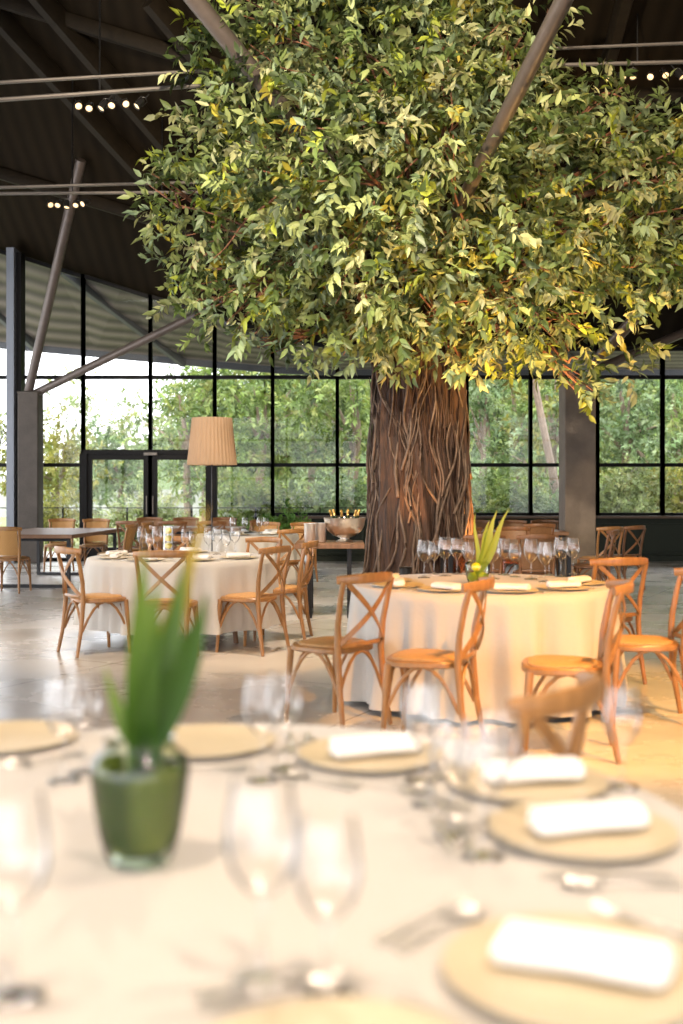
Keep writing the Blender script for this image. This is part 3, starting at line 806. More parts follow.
def wood_table(name, corner, ux, uy, lx, ly, h, label, cat, cloth=False, th=.055, frame=True):
    """rectangular table; corner = one corner, (ux,uy) unit direction of its first side"""
    vx, vy = -uy, ux
    cx = corner[0] + ux * lx / 2 + vx * ly / 2; cy = corner[1] + uy * lx / 2 + vy * ly / 2
    t = empty(name, (cx, cy, 0), math.atan2(uy, ux), label=label, cat=cat)
    b = M(); b.box((0, 0, h - th / 2), (lx, ly, th)); b.build('tabletop', 'tabletop', t, bevel=.006)
    for sx in (-1, 1):
        f = M(); x = sx * (lx / 2 - .16); w = ly / 2 - .10; k = .045
        for sy in (-1, 1): f.box((x, sy * w, (h - th) / 2), (k, k, h - th))
        f.box((x, 0, k / 2), (k, 2 * w - k, k)); f.box((x, 0, h - th - k / 2), (k, 2 * w - k, k))
        f.build('leg_frame', 'iron', t)
    return t
wood_table('dining_table', (-3.72, 14.9), .085, .996, 2.5, 1.45, .75, 'long wooden dining table on black metal frames beside the concrete column', 'table')
wood_table('dining_table', (2.70, 12.2), 0, 1, 1.35, 1.55, .75, 'bare brown dining table behind the white table by the trunk', 'table')
wood_table('dining_table', (3.35, 15.9), 0, 1, .9, 1.8, .75, 'farthest brown dining table in front of the dark panelling', 'table')
wood_table('dining_table', (-1.62, 17.35), 0, 1, 1.0, 1.75, .75, 'far wooden dining table before the glazed doors', 'table')
wood_table('serving_table', (-.50, 11.45), 1, 0, .745, .80, .80, 'tall narrow wooden serving table with black legs beside the trunk', 'table')

# chairs at the far tables
GW, GD, GR_, GF = 'cane chairs at the long table by the concrete column', 'chairs at the far table before the glazed doors', 'dark chairs at the brown tables by the panelling', 'chairs at the far clothed table'
for (proto, x, y, fx, fy, lab, grp) in (
    (CC, -4.44, 14.25, .04, 1, 'cane-backed chair with its back to view at the long table by the column', GW),
    (CC, -5.02, 14.45, .10, 1, 'cane-backed chair cut off by the edge beside the long table', GW),
    (CC, -3.05, 15.55, -1, .08, 'cane-backed chair along the door side of the long table, nearer one', GW),
    (CC, -2.98, 16.45, -1, .10, 'cane-backed chair along the door side of the long table, farther one', GW),
    (CC, -4.10, 18.05, .05, -1, 'cane-backed chair at the head of the long table below the glazing', GW),
    (CC, -4.70, 18.15, .05, -1, 'cane-backed chair at the head of the long table nearest the concrete column', GW),
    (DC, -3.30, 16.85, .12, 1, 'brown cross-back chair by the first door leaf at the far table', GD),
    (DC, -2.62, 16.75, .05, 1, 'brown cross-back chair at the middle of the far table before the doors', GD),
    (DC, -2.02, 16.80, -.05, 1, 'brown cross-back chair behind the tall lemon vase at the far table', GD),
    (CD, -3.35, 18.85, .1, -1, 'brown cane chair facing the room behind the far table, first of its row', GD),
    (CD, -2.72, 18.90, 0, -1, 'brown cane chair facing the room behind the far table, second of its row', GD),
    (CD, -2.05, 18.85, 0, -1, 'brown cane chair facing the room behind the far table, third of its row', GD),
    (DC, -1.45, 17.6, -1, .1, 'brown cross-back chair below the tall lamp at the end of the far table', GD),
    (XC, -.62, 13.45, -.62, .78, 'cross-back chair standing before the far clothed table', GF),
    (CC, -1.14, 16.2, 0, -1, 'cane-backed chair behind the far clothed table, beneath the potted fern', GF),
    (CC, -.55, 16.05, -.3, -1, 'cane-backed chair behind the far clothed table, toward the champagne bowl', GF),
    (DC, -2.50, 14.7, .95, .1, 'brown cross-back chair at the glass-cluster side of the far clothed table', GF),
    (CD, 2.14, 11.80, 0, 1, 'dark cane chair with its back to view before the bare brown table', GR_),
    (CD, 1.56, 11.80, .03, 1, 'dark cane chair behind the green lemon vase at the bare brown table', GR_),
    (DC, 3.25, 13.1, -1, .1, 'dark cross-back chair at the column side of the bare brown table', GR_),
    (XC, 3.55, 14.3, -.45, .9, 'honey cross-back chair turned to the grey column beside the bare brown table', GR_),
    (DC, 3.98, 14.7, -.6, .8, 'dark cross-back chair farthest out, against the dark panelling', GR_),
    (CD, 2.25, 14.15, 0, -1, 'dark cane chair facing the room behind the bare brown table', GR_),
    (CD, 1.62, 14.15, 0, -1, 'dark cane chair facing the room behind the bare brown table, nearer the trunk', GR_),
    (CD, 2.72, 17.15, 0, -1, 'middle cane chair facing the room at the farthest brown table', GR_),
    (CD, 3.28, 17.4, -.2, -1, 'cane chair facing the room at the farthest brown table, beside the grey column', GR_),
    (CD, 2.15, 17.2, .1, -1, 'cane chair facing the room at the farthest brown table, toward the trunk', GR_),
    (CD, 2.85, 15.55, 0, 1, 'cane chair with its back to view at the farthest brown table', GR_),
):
    chair(proto, x, y, fx, fy, lab, grp)

# ================================================================== TABLEWARE
TZ = .7575
def make_glass():
    b = M(); b.lathe([(.0005, .003), (.020, .004), (.034, .0025), (.035, .001), (.034, 0.004), (.012, .009), (.0048, .016), (.0040, .05), (.0042, .088), (.008, .097),
                      (.022, .108), (.034, .125), (.0405, .148), (.0405, .168), (.037, .195), (.0325, .222), (.0318, .222)], 28)
    return b.build('wine_glass', 'glass', sharp=1.4)
WG = make_glass(); tag(WG, None, 'wine glass')
def make_plate(name, mat, R):
    b = M(); b.lathe([(.0005, .004), (R * .62, .004), (R * .68, .006), (R * .95, .013), (R, .015), (R * .995, .018), (R * .93, .0165), (R * .69, .010), (R * .64, .0085), (.0005, .008)], 56)
    return tag(b.build(name, mat, sharp=.9), None, 'plate')
PLT = make_plate('charger_plate', 'charger', .168)
def make_napkin():
    b = M(); n, k = 26, 14; vs = []
    for i in range(n + 1):
        u = i / n; x = (u - .5) * .215
        e = min(1, min(u, 1 - u) / .03); 
        for j in range(k):
            a = 2 * PI * (j + .5) / k; c, s = math.cos(a), math.sin(a)
            y = math.copysign(abs(c) ** .6, c) * (.038 + .003 * math.sin(9 * u + 1)) * (.86 + .14 * e)
            z = .0175 + math.copysign(abs(s) ** .7, s) * (.0165 + .002 * math.sin(7 * u)) * (.7 + .3 * e)
            if s > 0 and c > -.2: z += .003 * math.sin(3 * c + 1)
            vs.append((x + .004 * c, y, z))
    fs = [(i * k + j, i * k + (j + 1) % k, (i + 1) * k + (j + 1) % k, (i + 1) * k + j) for i in range(n) for j in range(k)]
    fs += [tuple(reversed(range(k))), tuple(range(n * k, (n + 1) * k))]
    b.add(vs, fs); o = b.build('folded_napkin', 'napkin', sharp=1.0); tag(o, None, 'napkin')
    f = M(); f.sweep([(-.104, .012, .0365), (0, .010, .0385), (.104, .012, .0365)], .045, .004, n=8, sq=4); f.build('fold', 'napkin', o)
    return o
NAP = make_napkin()
def handle(b, L, y0, w0=.006, w1=.018, t=.0028):
    b.sweep([(0, y0, .006), (0, y0 - L * .3, .008), (0, y0 - L * .7, .006), (0, y0 - L, .004)], [w0, w0, w1 * .8, w1], [t] * 4, n=8, sq=3)
def make_fork():
    b = M(); handle(b, .13, .03)
    b.sweep([(0, .03, .006), (0, .045, .004), (0, .062, .0045)], [.007, .020, .024], [.0022] * 3, n=8, sq=3)
    for i in range(4):
        x = (-1.5 + i) * .0066; b.sweep([(x, .06, .0045), (x, .085, .006), (x, .105, .0105)], [.0036, .0032, .0018], [.002] * 3, n=5)
    return tag(b.build('fork', 'silver'), None, 'fork')
def make_spoon():
    b = M(); handle(b, .13, .03)
    vs, n = [], 18
    for (k, z) in ((1.0, .0085), (.8, .004), (.45, .0015), (.05, .0008)):
        for j in range(n):
            a = 2 * PI * j / n; vs.append((.021 * k * math.cos(a), .060 + .034 * k * math.sin(a), z))
    for (k, z) in ((.05, .0022), (.45, .003), (.8, .0056), (1.0, .0085)):
        for j in range(n):
            a = 2 * PI * j / n; vs.append((.0205 * k * math.cos(a), .060 + .0335 * k * math.sin(a), z))
    fs = [(i * n + j, (i + 1) * n + j, (i + 1) * n + (j + 1) % n, i * n + (j + 1) % n) for i in range(7) for j in range(n)]
    b.add(vs, fs); return tag(b.build('spoon', 'silver', sharp=1.2), None, 'spoon')
def make_knife():
    b = M(); handle(b, .10, 0, .012, .019, .006)
    vs = [(-.009, 0, .004), (.009, 0, .004), (.0105, .06, .004), (.006, .105, .004), (-.006, .118, .004), (-.009, .06, .004)]
    vs += [(x, y, .0062) for x, y, z in vs]
    b.add(vs, [(5, 4, 3, 2, 1, 0), (6, 7, 8, 9, 10, 11)] + [(i, (i + 1) % 6, 6 + (i + 1) % 6, 6 + i) for i in range(6)])
    return tag(b.build('knife', 'silver'), None, 'knife')
PR = {k: Proto(v) for k, v in dict(glass=WG, plate=PLT, napkin=NAP, fork=make_fork(), spoon=make_spoon(), knife=make_knife()).items()}
BATCH = []
def put(kind, x, y, rz, table, z=TZ, sc=1.0, lab=None):
    BATCH.append((kind, x, y, rz, table, z, sc, lab))
def setting(T, ang, table, r=None, cut=('fork', 'knife', 'spoon'), nap=True, naprot=None, glasses=2, plate=True, gl_r=.40):
    a = math.radians(ang); ux, uy = math.cos(a), math.sin(a); tx, ty = -uy, ux
    r = r or T[2] - .22; x, y = T[0] + ux * r, T[1] + uy * r; rz = math.atan2(-ux, uy) + PI
    if plate: put('plate', x, y, rz, table)
    if nap: put('napkin', x + .01 * tx, y + .01 * ty, (a if naprot is None else math.radians(naprot)), table, TZ + .0125)
    rot = math.atan2(ux, -uy)      # cutlery points to the table centre
    for kx, (kind, off) in enumerate((('fork', -.188), ('knife', .186), ('spoon', .235))):
        if kind in cut: put(kind, x + tx * off, y + ty * off, rot, table)
    for g_ in range(glasses):
        rr = r - .235 + .02 * g_; o = .02 + .095 * g_
        put('glass', T[0] + ux * rr + tx * o, T[1] + uy * rr + ty * o, 0, table, sc=1.0 - .08 * g_)
# --- near table
def onto(px, py):                                   # point of the near table top seen at a pixel
    s = (py - Y0) / (H - TZ); return ((px - X0) / s, F / s)
near = 'near'
for (px, py, nrot) in ((574, 979, -22), (582, 836, 14), (527, 786, 10), (371, 759, 18), (206, 746, 5), (8, 742, 0), (335, 1090, 0)):
    x, y = onto(px, py); put('plate', x, y, 0, near)
    if px not in (206, 8, 335): put('napkin', x + .012, y, math.radians(nrot), near, TZ + .0125)
    a = math.atan2(y - NT[1], x - NT[0]); ux, uy = math.cos(a), math.sin(a); rot = math.atan2(ux, -uy)
    for kind, off in (('fork', .215), ('knife', -.205), ('spoon', -.25)):
        xx, yy = x - uy * off, y + ux * off
        if math.hypot(xx - NT[0], yy - NT[1]) < .86: put(kind, xx, yy, rot, near)
    for kind, off in (('spoon', .215), ('fork', .25)):
        xx, yy = x - ux * off, y - uy * off; put(kind, xx, yy, rot - PI / 2 + .05, near)
for (px, py, sc) in ((12, 1000, 1.12), (262, 985, 1.15), (328, 1000, 1.0), (430, 806, 1.08), (482, 858, 1.05), (500, 822, .95), (452, 838, .95), (262, 782, 1.02), (284, 770, .98), (64, 782, 1.0), (84, 772, .95), (420, 782, .95), (622, 788, .95)):
    x, y = onto(px, py); put('glass', x, y, 0, near, sc=sc)
# --- table by the trunk
for k, ang in enumerate(range(-162, 198, 36)):
    setting(RT, ang + 8, 'trunk', naprot=ang + 70, glasses=0, cut=('fork', 'knife'))
for i, (px, py) in enumerate(((424, 578), (434, 574.5), (445, 576), (457, 574.5), (469, 575), (493, 579), (504, 575), (515, 577), (531, 579.5), (545, 582), (549, 575.5), (561, 577), (573, 574.5))):
    x, y = onto(px, py); put('glass', x, y, 0, 'trunk', sc=(1.2, 1.08, 1.26)[i % 3])
# --- table with the tall lemon vase
for k, ang in enumerate(range(-150, 210, 40)):
    setting(LT, ang, 'lemon', naprot=ang + 60, glasses=0, cut=('fork', 'knife'))
for i, (px, py) in enumerate(((142, 556), (150, 558), (157, 554.5), (186, 557), (193, 554.5), (209, 557.5), (217, 554.5), (226, 557), (235, 555))):
    x, y = onto(px, py); put('glass', x, y, 0, 'lemon', sc=(1.15, 1.0, 1.2)[i % 3])
# --- far clothed table: plates and napkins only
for ang in (-150, -100, -50, 0, 50, 100, 150):
    setting(FT, ang, 'far', cut=(), glasses=1)
for (x, y) in ((2.95, 16.3), (2.45, 16.3), (1.95, 16.3)):
    put('napkin', x, y, .2, 'bare', .75)
gl = [b for b in BATCH if b[0] == 'glass']
hit = [b for b in BATCH if b[0] == 'plate' and b[4] in ('trunk', 'lemon') and any(math.hypot(b[1] - g_[1], b[2] - g_[2]) < .208 for g_ in gl)]
BATCH = [b for b in BATCH if not (b in hit or (b[0] == 'napkin' and any(math.hypot(b[1] - h_[1], b[2] - h_[2]) < .05 for h_ in hit)))]
TN = dict(near='the near table', trunk='the trunk-side table', lemon='the lemon vase table', far='the far clothed table', bare='the farthest brown table')
KN = dict(glass='clear stemmed wine glass', plate='sand-coloured charger plate', napkin='folded white napkin', fork='silver fork', knife='silver knife', spoon='silver spoon')
ANCH = dict(near='window side', trunk='champagne-table side', lemon='concrete-column side', far='lamp side', bare='trunk side')
for kind in PR:
    for tb in TN:
        L = sorted([b for b in BATCH if b[0] == kind and b[4] == tb], key=lambda b: b[1] / b[2])
        for i, b in enumerate(L):
            nth = ORD[i] if i < len(ORD) else ('twenty-' + ORD[i - 20])
            if kind in ('napkin',) and tb != 'bare':
                lab = '%s on its plate, %s from %s of %s' % (KN[kind], nth, ANCH[tb], TN[tb])
            else: lab = '%s, %s from %s of %s' % (KN[kind], nth, ANCH[tb], TN[tb])
            PR[kind].place((b[1], b[2], b[5]), b[3], lab, '%s on %s' % ({'knife': 'knives', 'glass': 'wine glasses'}.get(kind, kind + 's'), TN[tb]), b[6])

# ---- vases, lemons and strap leaves
def vase(x, y, R, h, label, mat='vase', waterh=None, flare=1.0):
    t = empty('glass_vase', (x, y, TZ), label=label, cat='vase')
    b = M(); b.lathe([(.0005, .020), (R * .56, .020), (R * .62, .004), (R * .70, .012), (R * .85, h * .25), (R * .98, h * .55), (R * 1.03, h * .76), (R * .98, h * .86), (R * .74 * flare, h * .93), (R * .70 * flare, h * .97), (R * .74 * flare, h), (R * .71 * flare, h)], 40)
    b.build('vase_body', mat, t, sharp=1.0)
    if waterh:
        w = M(); w.lathe([(.0005, .023), (R * .60, .024), (R * .80, h * .25), (R * .93, h * .55), (R * .975, waterh), (.0005, waterh)], 32); w.build('water', 'water', t)
    return t
def strap_leaf(pts, w, cols, name, parent, mat='blade'):
    P = [Vector(p) for p in pts]; n = len(P); vs, fs, cc = [], [], []
    for i, p in enumerate(P):
        t = (P[min(i + 1, n - 1)] - P[max(i - 1, 0)]).normalized()
        sd = t.cross(Vector((0.25, -1, .2))).normalized(); nn = sd.cross(t)
        u = i / (n - 1); ww = w * (0.55 + .45 * math.sin(PI * min(1, u * 1.15))) * (1 - u ** 5) + .001
        vs += [p - sd * ww / 2 + nn * ww * .18, p, p + sd * ww / 2 + nn * ww * .18]
        c0, c1 = cols; c = [c0[k] + (c1[k] - c0[k]) * u ** 2 for k in range(3)]
        cc += [c] * 3
    for i in range(n - 1):
        for j in range(2): fs.append((3 * i + j, 3 * i + j + 1, 3 * i + j + 4, 3 * i + j + 3))
    b = M(); b.add(vs, fs); o = b.build(name, mat, parent, sharp=2.0)
    a = o.data.color_attributes.new('tint', 'FLOAT_COLOR', 'POINT')
    for i, c in enumerate(cc): a.data[i].color = (*c, 1)
    return o
vx, vy = onto(140, 862)
vase(vx, vy, .080, .205, 'green-tinted glass tumbler vase standing on the near white table', waterh=.15)
la = empty('leaf_arrangement', (vx, vy, TZ), label='tall blurred strap leaves standing in the green-tinted vase', cat='plant')
def lp(px, py, dy=0.0):
    p = at(px, py, vy + dy); return (p.x - vx, p.y - vy, p.z - TZ)
G1, G2, G3 = (.045, .115, .012), (.16, .24, .02), (.42, .22, .02)
for (a, b, tip, dy, w, c0, c1) in (
    ((140, 742), (168, 640), (208, 505), .02, .046, (.10, .19, .02), (.50, .30, .03)),
    ((138, 742), (140, 650), (144, 548), -.02, .046, (.06, .14, .015), G2),
    ((146, 742), (166, 660), (186, 560), .00, .050, (.05, .12, .012), (.10, .18, .02)),
    ((150, 744), (184, 670), (207, 592), -.02, .052, (.035, .09, .012), (.06, .13, .015)),
    ((142, 744), (146, 660), (160, 580), .03, .050, (.06, .15, .015), G2),
    ((134, 742), (118, 710), (104, 664), -.01, .026, (.10, .18, .03), (.20, .27, .04)),
    ((154, 742), (166, 690), (190, 625), .03, .040, (.03, .075, .01), G1),
    ((144, 742), (148, 700), (160, 620), -.04, .040, (.04, .10, .012), (.08, .16, .02))):
    base = (random.uniform(-.02, .02), random.uniform(-.02, .02), .03)
    A, Bm, T = Vector(lp(*a, 0)), Vector(lp(*b, dy * .5)), Vector(lp(*tip, dy))
    pts = [Vector(base), Vector(base).lerp(A, .5)] + [((1 - t) ** 2) * A + 2 * t * (1 - t) * (Bm * 2 - (A + T) / 2) + t * t * T for t in [i / 9 for i in range(10)]]
    strap_leaf(pts, w, (c0, c1), 'leaf', la)
# leaf lining wound inside the vase
b = M(); n = 30; vs = []
for i in range(n + 1):
    a = -2.6 + 5.4 * i / n
    for (z, rk) in ((.030, .60), (.065, .80), (.115, .90), (.160 + .008 * math.sin(2 * a), .95)):
        rr = .080 * rk * (1 - .004 * i / n); vs.append((rr * math.cos(a - PI / 2), rr * math.sin(a - PI / 2), z))
b.add(vs, [(4 * i + j, 4 * (i + 1) + j, 4 * (i + 1) + j + 1, 4 * i + j + 1) for i in range(n) for j in range(3)])
o = b.build('leaf_lining', 'blade', la, sharp=2.0); a_ = o.data.color_attributes.new('tint', 'FLOAT_COLOR', 'POINT')
for i in range(len(o.data.vertices)):
    k = .5 + .5 * math.sin((i // 4) * .42 + .6 * math.sin((i // 4) * .9)); a_.data[i].color = (.045 + .22 * k, .085 + .20 * k, .020 + .06 * k, 1)

def make_lemon(mat):
    b = M(); pr = []
    for i in range(15):
        u = -1 + 2 * i / 14; r = .031 * math.sqrt(max(0, 1 - u * u)) ** 1.0; z = .037 * u
        if abs(u) > .86: r = max(r * .8, .0055 if abs(u) < .99 else .0004); z = .037 * u + math.copysign(.005, u)
        pr.append((max(r, .0004), z))
    b.lathe(pr, 18); return tag(b.build('lemon' if mat == 'lemon' else 'lime', mat, sharp=1.6), None, 'lemon' if mat == 'lemon' else 'lime')
LEM, LIM = Proto(make_lemon('lemon')), Proto(make_lemon('lime'))
def fruit(pr, x, y, z, label, group, tilt):
    o = pr.place((x, y, z), 0, label, group, .92); o.rotation_euler = tilt; return o
# tall cylinder with stacked lemons
lx, ly = -1.56, 9.72
t = empty('glass_vase', (lx, ly, TZ), label='tall clear cylinder vase of stacked lemons on the far round table', cat='vase')
b = M(); b.lathe([(.0005, .003), (.040, .002), (.0465, .006), (.0465, .29), (.0435, .29), (.0435, .012), (.0005, .010)], 28); b.build('vase_body', 'glass', t, sharp=1.0)
for i, nm in enumerate(('lowest', 'second', 'third', 'top')):
    fruit(LEM, lx, ly, TZ + .046 + .066 * i, '%s bright yellow lemon in the tall cylinder vase' % nm if i in (0, 3) else '%s bright yellow lemon from the bottom of the tall cylinder vase' % nm, 'lemons in the tall cylinder', (PI / 2, 0, i * 1.9))
# vase of lemons, limes and pale leaves by the trunk
sx, sy = .875, 6.95
vase(sx, sy, .080, .17, 'clear vase of lemons and pale leaves on the white table by the trunk', 'vase')
for i, (dx, dy, z, pr, lab) in enumerate(((-.036, -.02, .058, LIM, 'green lime low in the vase by the trunk, champagne-table side'), (.034, -.02, .060, LIM, 'green lime low in the vase by the trunk, panelling side'), (.0, .036, .066, LEM, 'yellow lemon at the back of the leafy vase by the trunk'),
                                       (-.012, -.018, .122, LEM, 'yellow lemon on top in the leafy vase by the trunk'))):
    fruit(pr, sx + dx, sy + dy, TZ + z, lab, None, (1.2, .4 * i, i))
lb = empty('leaf_arrangement', (sx, sy, TZ), label='pale yellow-green pointed leaves standing in the lemon vase by the trunk', cat='plant')
s_ = F / sy
for (dx, top, w, dy) in ((14, 510, .055, 0), (6, 520, .050, .03), (26, 508, .045, -.02), (-8, 512, .028, .02), (18, 530, .05, .04)):
    p = at(484 + dx, top, sy + dy); T = Vector((p.x - sx, dy, p.z - TZ)); A = Vector((dx * .0008, dy * .5, .10))
    strap_leaf([Vector((0, 0, .02)), A] + [A.lerp(T, k / 6) + Vector((.012 * math.sin(k), 0, 0)) for k in range(1, 7)], w, ((.30, .40, .06), (.52, .58, .12)), 'leaf', lb)
# yellow lemon bowl on a far table
# ---- champagne table
cz = .80
cbx, cby = .035, 11.85
cb = empty('champagne_bowl', (cbx, cby, cz), label='large footed silver champagne bowl full of bottles on the serving table', cat='wine cooler')
b = M(); b.lathe([(.0005, .0), (.095, 0), (.098, .010), (.07, .022), (.05, .034), (.05, .045), (.12, .07), (.185, .12), (.216, .18), (.224, .235), (.232, .262), (.226, .266), (.214, .24), (.205, .18), (.17, .12), (.0005, .075)], 48)
b.build('bowl', 'bowlsilver', cb, sharp=.8)
ic = M(); ic.lathe([(.211, .225), (.15, .245), (.08, .235), (.0005, .25)], 30, wob=lambda a, i: 1 + .03 * math.sin(9 * a + i)); o = ic.build('crushed_ice', 'ice', cb); tag(o, kind='stuff')
def make_bottle():
    t = empty('champagne_bottle'); tag(t, None, 'bottle')
    b = M(); b.lathe([(.0005, 0), (.038, 0), (.042, .01), (.042, .14), (.034, .19), (.018, .235), (.0155, .25)], 20); b.build('bottle_body', 'bottle', t)
    f = M(); f.lathe([(.021, .222), (.0165, .245), (.0155, .28), (.018, .285), (.018, .30), (.0145, .305), (.0145, .315), (.0005, .318)], 16); f.build('foil_cap', 'foil', t)
    return t
BOT = Proto(make_bottle())
for i in range(6):
    a = 2 * PI * i / 6 + .3; r = .137
    o = BOT.place((cbx + r * .62 * math.cos(a), cby + r * .62 * math.sin(a), cz + .10), 0, 'foil-topped bottle leaning in the champagne bowl, ' + ('first', 'second', 'third', 'fourth', 'fifth', 'last')[i] + ' round from the trunk side', 'bottles in the champagne bowl', .85)
    o.rotation_euler = (0, .33, a)
for i, (dx, lab) in enumerate(((-.375, 'plain silver tumbler cooler beside the champagne bowl, nearer the round table'), (-.265, 'plain silver tumbler cooler touching distance from the champagne bowl'))):
    b = M(); b.lathe([(.0005, .004), (.052, .002), (.058, .008), (.066, .205), (.069, .21), (.062, .21), (.055, .02), (.0005, .015)], 26)
    o = b.build('silver_cup', 'silver', sharp=.9); o.location = (cbx + dx, cby - .18 + .1 * i, cz); tag(o, lab, 'cup')

# potted fern near the glazing
pf = empty('potted_fern', (-.98, 18.5, 0), label='green fern in a dark planter beyond the far clothed table', cat='plant')
b = M(); b.lathe([(.0005, 0), (.16, 0), (.20, .55), (.21, .60), (.18, .60), (.17, .5), (.0005, .5)], 24); b.build('planter', 'iron', pf)
foliage('fronds', pf, 'gleaf', sprays([((0, 0, .78), .26), ((.16, 0, .72), .18), ((-.16, 0, .72), .18)], 700, [(.07, .17, .03), (.12, .24, .05)], [1, 1], .10, spread=.07))

# ---- tall lamp
lmp = empty('floor_lamp', (gx(212, 13.2), 13.2, 0), label='tall lamp with a large pleated cream shade standing before the glazed doors', cat='lamp')
z0, z1 = 1.38 + (489 - 465) * 13.2 / F, 1.38 + (489 - 418) * 13.2 / F
b = M(); n = 144; vs = []
for (r, z) in ((.300, z0), (.285, z0 + .14), (.262, (z0 + z1) / 2 + .06), (.240, z1)):
    for j in range(n):
        a = 2 * PI * j / n; q = r * (1 + .022 * math.cos(36 * a)); vs.append((q * math.cos(a), q * math.sin(a), z))
b.add(vs, [(i * n + j, i * n + (j + 1) % n, (i + 1) * n + (j + 1) % n, (i + 1) * n + j) for i in range(3) for j in range(n)])
b.build('lamp_shade', 'shade', lmp, sharp=2.0)
b = M(); b.lathe([(.0005, 0), (.19, 0), (.19, .02), (.02, .035), (.008, .05), (.008, z1 - .12), (.0005, z1 - .12)], 20); b.build('pole', 'iron', lmp)
b = M()
for k in range(3):
    a = k * 2 * PI / 3; b.sweep([(0, 0, z1 - .06), (.236 * math.cos(a), .236 * math.sin(a), z1 - .02)], .006, n=5)
b.build('shade_spider', 'iron', lmp)
b = M(); b.lathe([(.0005, z0 + .16), (.03, z0 + .19), (.035, z0 + .23), (.02, z0 + .28), (.0005, z0 + .29)], 12); b.build('bulb', 'bulb', lmp)

# ================================================================== CEILING LIGHTS
def rail(px0, py0, d0, px1, py1, d1, w, label):
    p, q = at(px0, py0, d0), at(px1, py1, d1); t = empty('lighting_rail', p, label=label, cat='lighting rail')
    b = M(); b.sweep([(0, 0, 0), (q - p) * .5, q - p], w, n=8); b.build('rail_tube', 'rail', t)
    for u in (.15, .5, .85):
        v = (q - p) * u; wv = p + v; top = ceil_h(wv.x, wv.y) - wv.z
        r = M(); r.sweep([v, v + Vector((0, 0, top))], .022, n=6, up=(0, 1, 0)); r.build('hanger', 'fixture', t)
    return t
rail(-60, 86, 12.6, 250, 68, 13.4, .045, 'upper slim lighting rail near the ceiling over the hall')
rail(-60, 104, 12.6, 250, 82, 13.4, .055, 'slim rail carrying the cluster of six spotlights')
rail(-60, 189, 16.0, 200, 182, 16.6, .05, 'upper slim rail crossing the sloping strut')
rail(-60, 194, 16.0, 200, 192, 16.6, .05, 'slim rail carrying the five small spotlights by the strut')
rail(520, 50, 14.4, 760, 40, 13.8, .045, 'upper slim rail beyond the tree crown')
rail(520, 66, 14.4, 760, 60, 13.8, .055, 'slim rail of lit spotlights beyond the tree crown')
def make_spot():
    t = empty('track_spotlight'); tag(t, None, 'spotlight')
    b = M(); b.lathe([(.0005, .11), (.035, .11), (.045, .08), (.062, -.05), (.066, -.07), (.060, -.07), (.052, -.045)], 20); b.build('lamp_head', 'fixture', t)
    l = M(); l.lathe([(.055, -.052), (.03, -.062), (.0005, -.066)], 18); l.build('lens', 'bulb', t)
    y = M(); y.sweep([(-.07, 0, 0), (-.07, 0, .13), (0, 0, .17), (.07, 0, .13), (.07, 0, 0)], .012, n=6, up=(0, 1, 0)); y.sweep([(0, 0, .17), (0, 0, .26)], .02, n=6, up=(0, 1, 0)); y.build('yoke', 'fixture', t)
    return t
SP = Proto(make_spot())
for (grp, lst, d) in (('the six-light cluster above the lemon vase table', [(78, 105, -.5), (89, 107, -.2), (103, 106, .5), (112, 104, 0), (125, 103, -.6), (139, 104, .6)], 12.95),
                      ('the small row of spotlights by the sloping strut', [(50, 204, -.6), (58, 204, 0), (67, 205, .05), (76, 204, 0), (84, 203, .6)], 16.2),
                      ('the lit row of spotlights beyond the tree crown', [(608, 77, .5), (622, 76, -.5), (633, 75, .1), (651, 76, .6), (665, 74, 0), (680, 75, -.5)], 14.0),
                      ('the pair of lights low among the leaves', [(634, 186, 0), (647, 187, .2)], 13.9)):
    for i, (px, py, tilt) in enumerate(lst):
        p = at(px, py, d); o = SP.place(p, 0, '%s black spotlight along %s' % (ORD[i], grp), 'spotlights of ' + grp, .72)
        o.rotation_euler = (-.80 if i % 3 != 2 else -.35, tilt * 1.1, 0)
        if tilt and abs(tilt) >= .55: pass
# uplights round the trunk
def uplight(x, y, label, hh=0.0):
    t = empty('uplight', (x, y, 0), label=label, cat='uplight')
    b = M(); b.lathe([(.0005, 0), (.09, 0), (.09, .03), (.06, .05), (.07, .16), (.085, .17), (.078, .17), (.06, .12)], 22)
    if hh:
        b.v = [(v[0], v[1], v[2] + hh) for v in b.v]; p_ = M(); p_.lathe([(.0005, 0), (.10, 0), (.10, .015), (.02, .025), (.02, hh + .01), (.0005, hh + .01)], 20); p_.build('stand', 'fixture', t)
    b.build('lamp_body', 'fixture', t)
    l = M(); l.lathe([(.07, .150 + hh), (.0005, .156 + hh)], 20); l.build('lens', 'bulb_soft', t)
uplight(at(405, 560, 12.9).x, 12.9, 'small glowing uplight on a short stand before the trunk', .28)
uplight(1.83, 13.75, 'small floor uplight beside the trunk edge it turns orange')

# ================================================================== LIGHTS
def lamp(kind, name, loc, energy, col, target=None, **kw):
    l = bpy.data.lights.new(name, kind); l.energy = energy; l.color = col
    for k_, v in kw.items(): setattr(l, k_, v)
    o = bpy.data.objects.new(name, l); COL.objects.link(o); o.location = loc
    if target is not None: o.rotation_euler = (Vector(target) - Vector(loc)).to_track_quat('-Z', 'Y').to_euler()
    return o
R = math.radians
WARM, AMB, NEU = (1.0, .72, .42), (1.0, .55, .20), (1.0, .84, .62)
lamp('SPOT', 'spot_trunk_table', (2.9, 2.0, 6.0), 1900, (1.0, .44, .07), (1.55, 6.5, .40), spot_size=R(26), spot_blend=.5, shadow_soft_size=.06)
lamp('SPOT', 'spot_trunk_table_side', (4.6, 4.6, 6.4), 520, (1.0, .48, .10), (1.3, 6.6, .5), spot_size=R(40), spot_blend=.5, shadow_soft_size=.08)
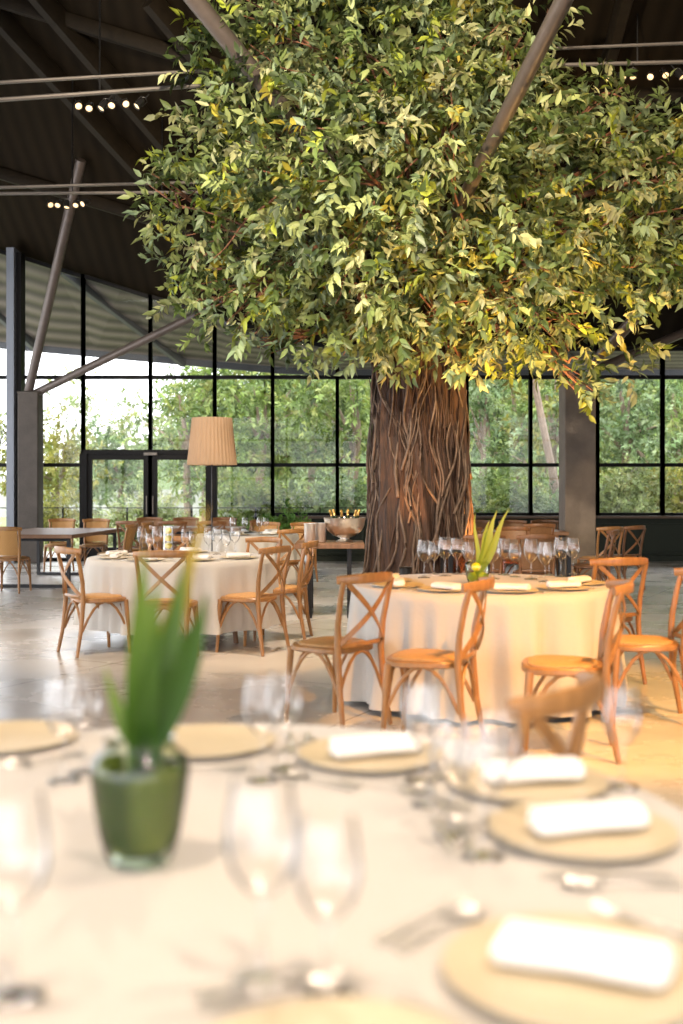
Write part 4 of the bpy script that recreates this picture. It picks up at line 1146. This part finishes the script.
for (nx_, ny_, nz_, ne) in ((1.6, -.9, 5.4, 330), (-1.5, .8, 5.2, 300), (.4, 4.6, 5.6, 160), (2.6, 2.6, 5.4, 260)):  # unseen spots, extra ones added for highlights on glass and silver
    lamp('SPOT', 'extra_spot_near_table', (nx_, ny_, nz_), ne * 1.2, (1.0, .80, .62), (0.1, 2.0, .75), spot_size=R(52), spot_blend=.8, shadow_soft_size=.07)
lamp('SPOT', 'spot_floor', (3.6, 3.0, 6.2), 850, (1.0, .73, .40), (2.3, 5.2, 0), spot_size=R(46), spot_blend=.9, shadow_soft_size=.1)
lamp('SPOT', 'spot_lemon_table', (-2.4, 6.2, 6.6), 520, WARM, (-1.3, 9.9, .5), spot_size=R(40), spot_blend=.7, shadow_soft_size=.12)
lamp('SPOT', 'spot_crown_front', (-1.5, 3.5, 6.6), 3700, NEU, (0.2, 13.0, 5.4), spot_size=R(62), spot_blend=.8, shadow_soft_size=.2)
lamp('SPOT', 'spot_crown_side', (5.5, 7.0, 6.9), 900, WARM, (2.6, 13.0, 5.0), spot_size=R(60), spot_blend=.8, shadow_soft_size=.2)
lamp('SPOT', 'spot_trunk_front', (.2, 5.5, 6.0), 400, (1.0, .74, .50), (1.0, 13.6, 1.6), spot_size=R(26), spot_blend=.8, shadow_soft_size=.1)
lamp('SPOT', 'uplight_edge', (1.85, 13.45, .2), 420, (1.0, .42, .10), (1.45, 13.6, 3.0), spot_size=R(70), spot_blend=.6, shadow_soft_size=.04)
lamp('SPOT', 'uplight_front', (at(405, 560, 12.9).x, 12.9, .47), 90, (1.0, .45, .12), (1.0, 13.4, 2.6), spot_size=R(60), spot_blend=.6, shadow_soft_size=.04)
lamp('SPOT', 'uplight_crown', (2.3, 11.6, 1.2), 620, (1.0, .58, .18), (2.1, 12.9, 4.5), spot_size=R(110), spot_blend=.8, shadow_soft_size=.1)
lamp('SPOT', 'fill_hall_floor', (.2, 8.0, 7.4), 1400, (1.0, .80, .62), (.1, 11.2, 0), spot_size=R(62), spot_blend=1.0, shadow_soft_size=.2)  # added fill lamp, out of view, to lighten and warm the mid-hall floor
lamp('POINT', 'lamp_bulb', (gx(212, 13.2), 13.2, z0 + .24), 1.6, (1.0, .72, .42), shadow_soft_size=.05)
# daylight of the overcast sky
w = bpy.data.worlds.new('overcast_sky'); scene.world = w; w.use_nodes = True
t = w.node_tree; bg = t.nodes['Background']
tc = N(t, 'ShaderNodeTexCoord'); sp = N(t, 'ShaderNodeSeparateXYZ'); rp = N(t, 'ShaderNodeValToRGB')
t.links.new(tc.outputs['Generated'], sp.inputs[0]); t.links.new(sp.outputs['Z'], rp.inputs[0])
rp.color_ramp.elements[0].color = (.93, .94, 1.0, 1); rp.color_ramp.elements[1].color = (.98, .98, 1.0, 1)
t.links.new(rp.outputs[0], bg.inputs['Color']); bg.inputs['Strength'].default_value = 3.0
lamp('SUN', 'hazy_sun', (0, 0, 30), 1.3, (1.0, .95, .86), (0, 0, 0), angle=R(20)).rotation_euler = (R(38), R(-22), 0)
for (nm, loc, rot, sx_, sy_) in (('portal_back', (0, ZB + .25, 2.6), (R(-90), 0, 0), 19, 5.0), ('portal_left', (XL - .15, 7.3, 2.3), (0, R(-90), 0), 4.6, 26), ('portal_front', (0, YF - .15, 2.3), (R(90), 0, 0), 19, 4.6)):
    l = bpy.data.lights.new(nm, 'AREA'); l.shape = 'RECTANGLE'; l.size = sx_; l.size_y = sy_; l.cycles.is_portal = True
    o = bpy.data.objects.new(nm, l); COL.objects.link(o); o.location = loc; o.rotation_euler = rot

# ================================================================== CAMERA
cam = bpy.data.cameras.new('camera'); co = bpy.data.objects.new('camera', cam); COL.objects.link(co)
co.location = (0, 0, H); co.rotation_euler = (PI / 2, 0, 0)
cam.sensor_fit = 'VERTICAL'; cam.sensor_height = 36.0; cam.lens = F * 36.0 / 1024.0
cam.shift_y = (Y0 - 512.0) / 1024.0
cam.clip_end = 400
cam.dof.use_dof = True; cam.dof.focus_distance = 11.8; cam.dof.aperture_fstop = 1.5
scene.camera = co
scene.cycles.transparent_max_bounces = 32
scene.cycles.max_bounces = 8; scene.cycles.caustics_reflective = False; scene.cycles.caustics_refractive = False
scene.cycles.sample_clamp_indirect = 6.0
scene.cycles.use_denoising = True
scene.view_settings.view_transform = 'Standard'
scene.view_settings.exposure = 0.8
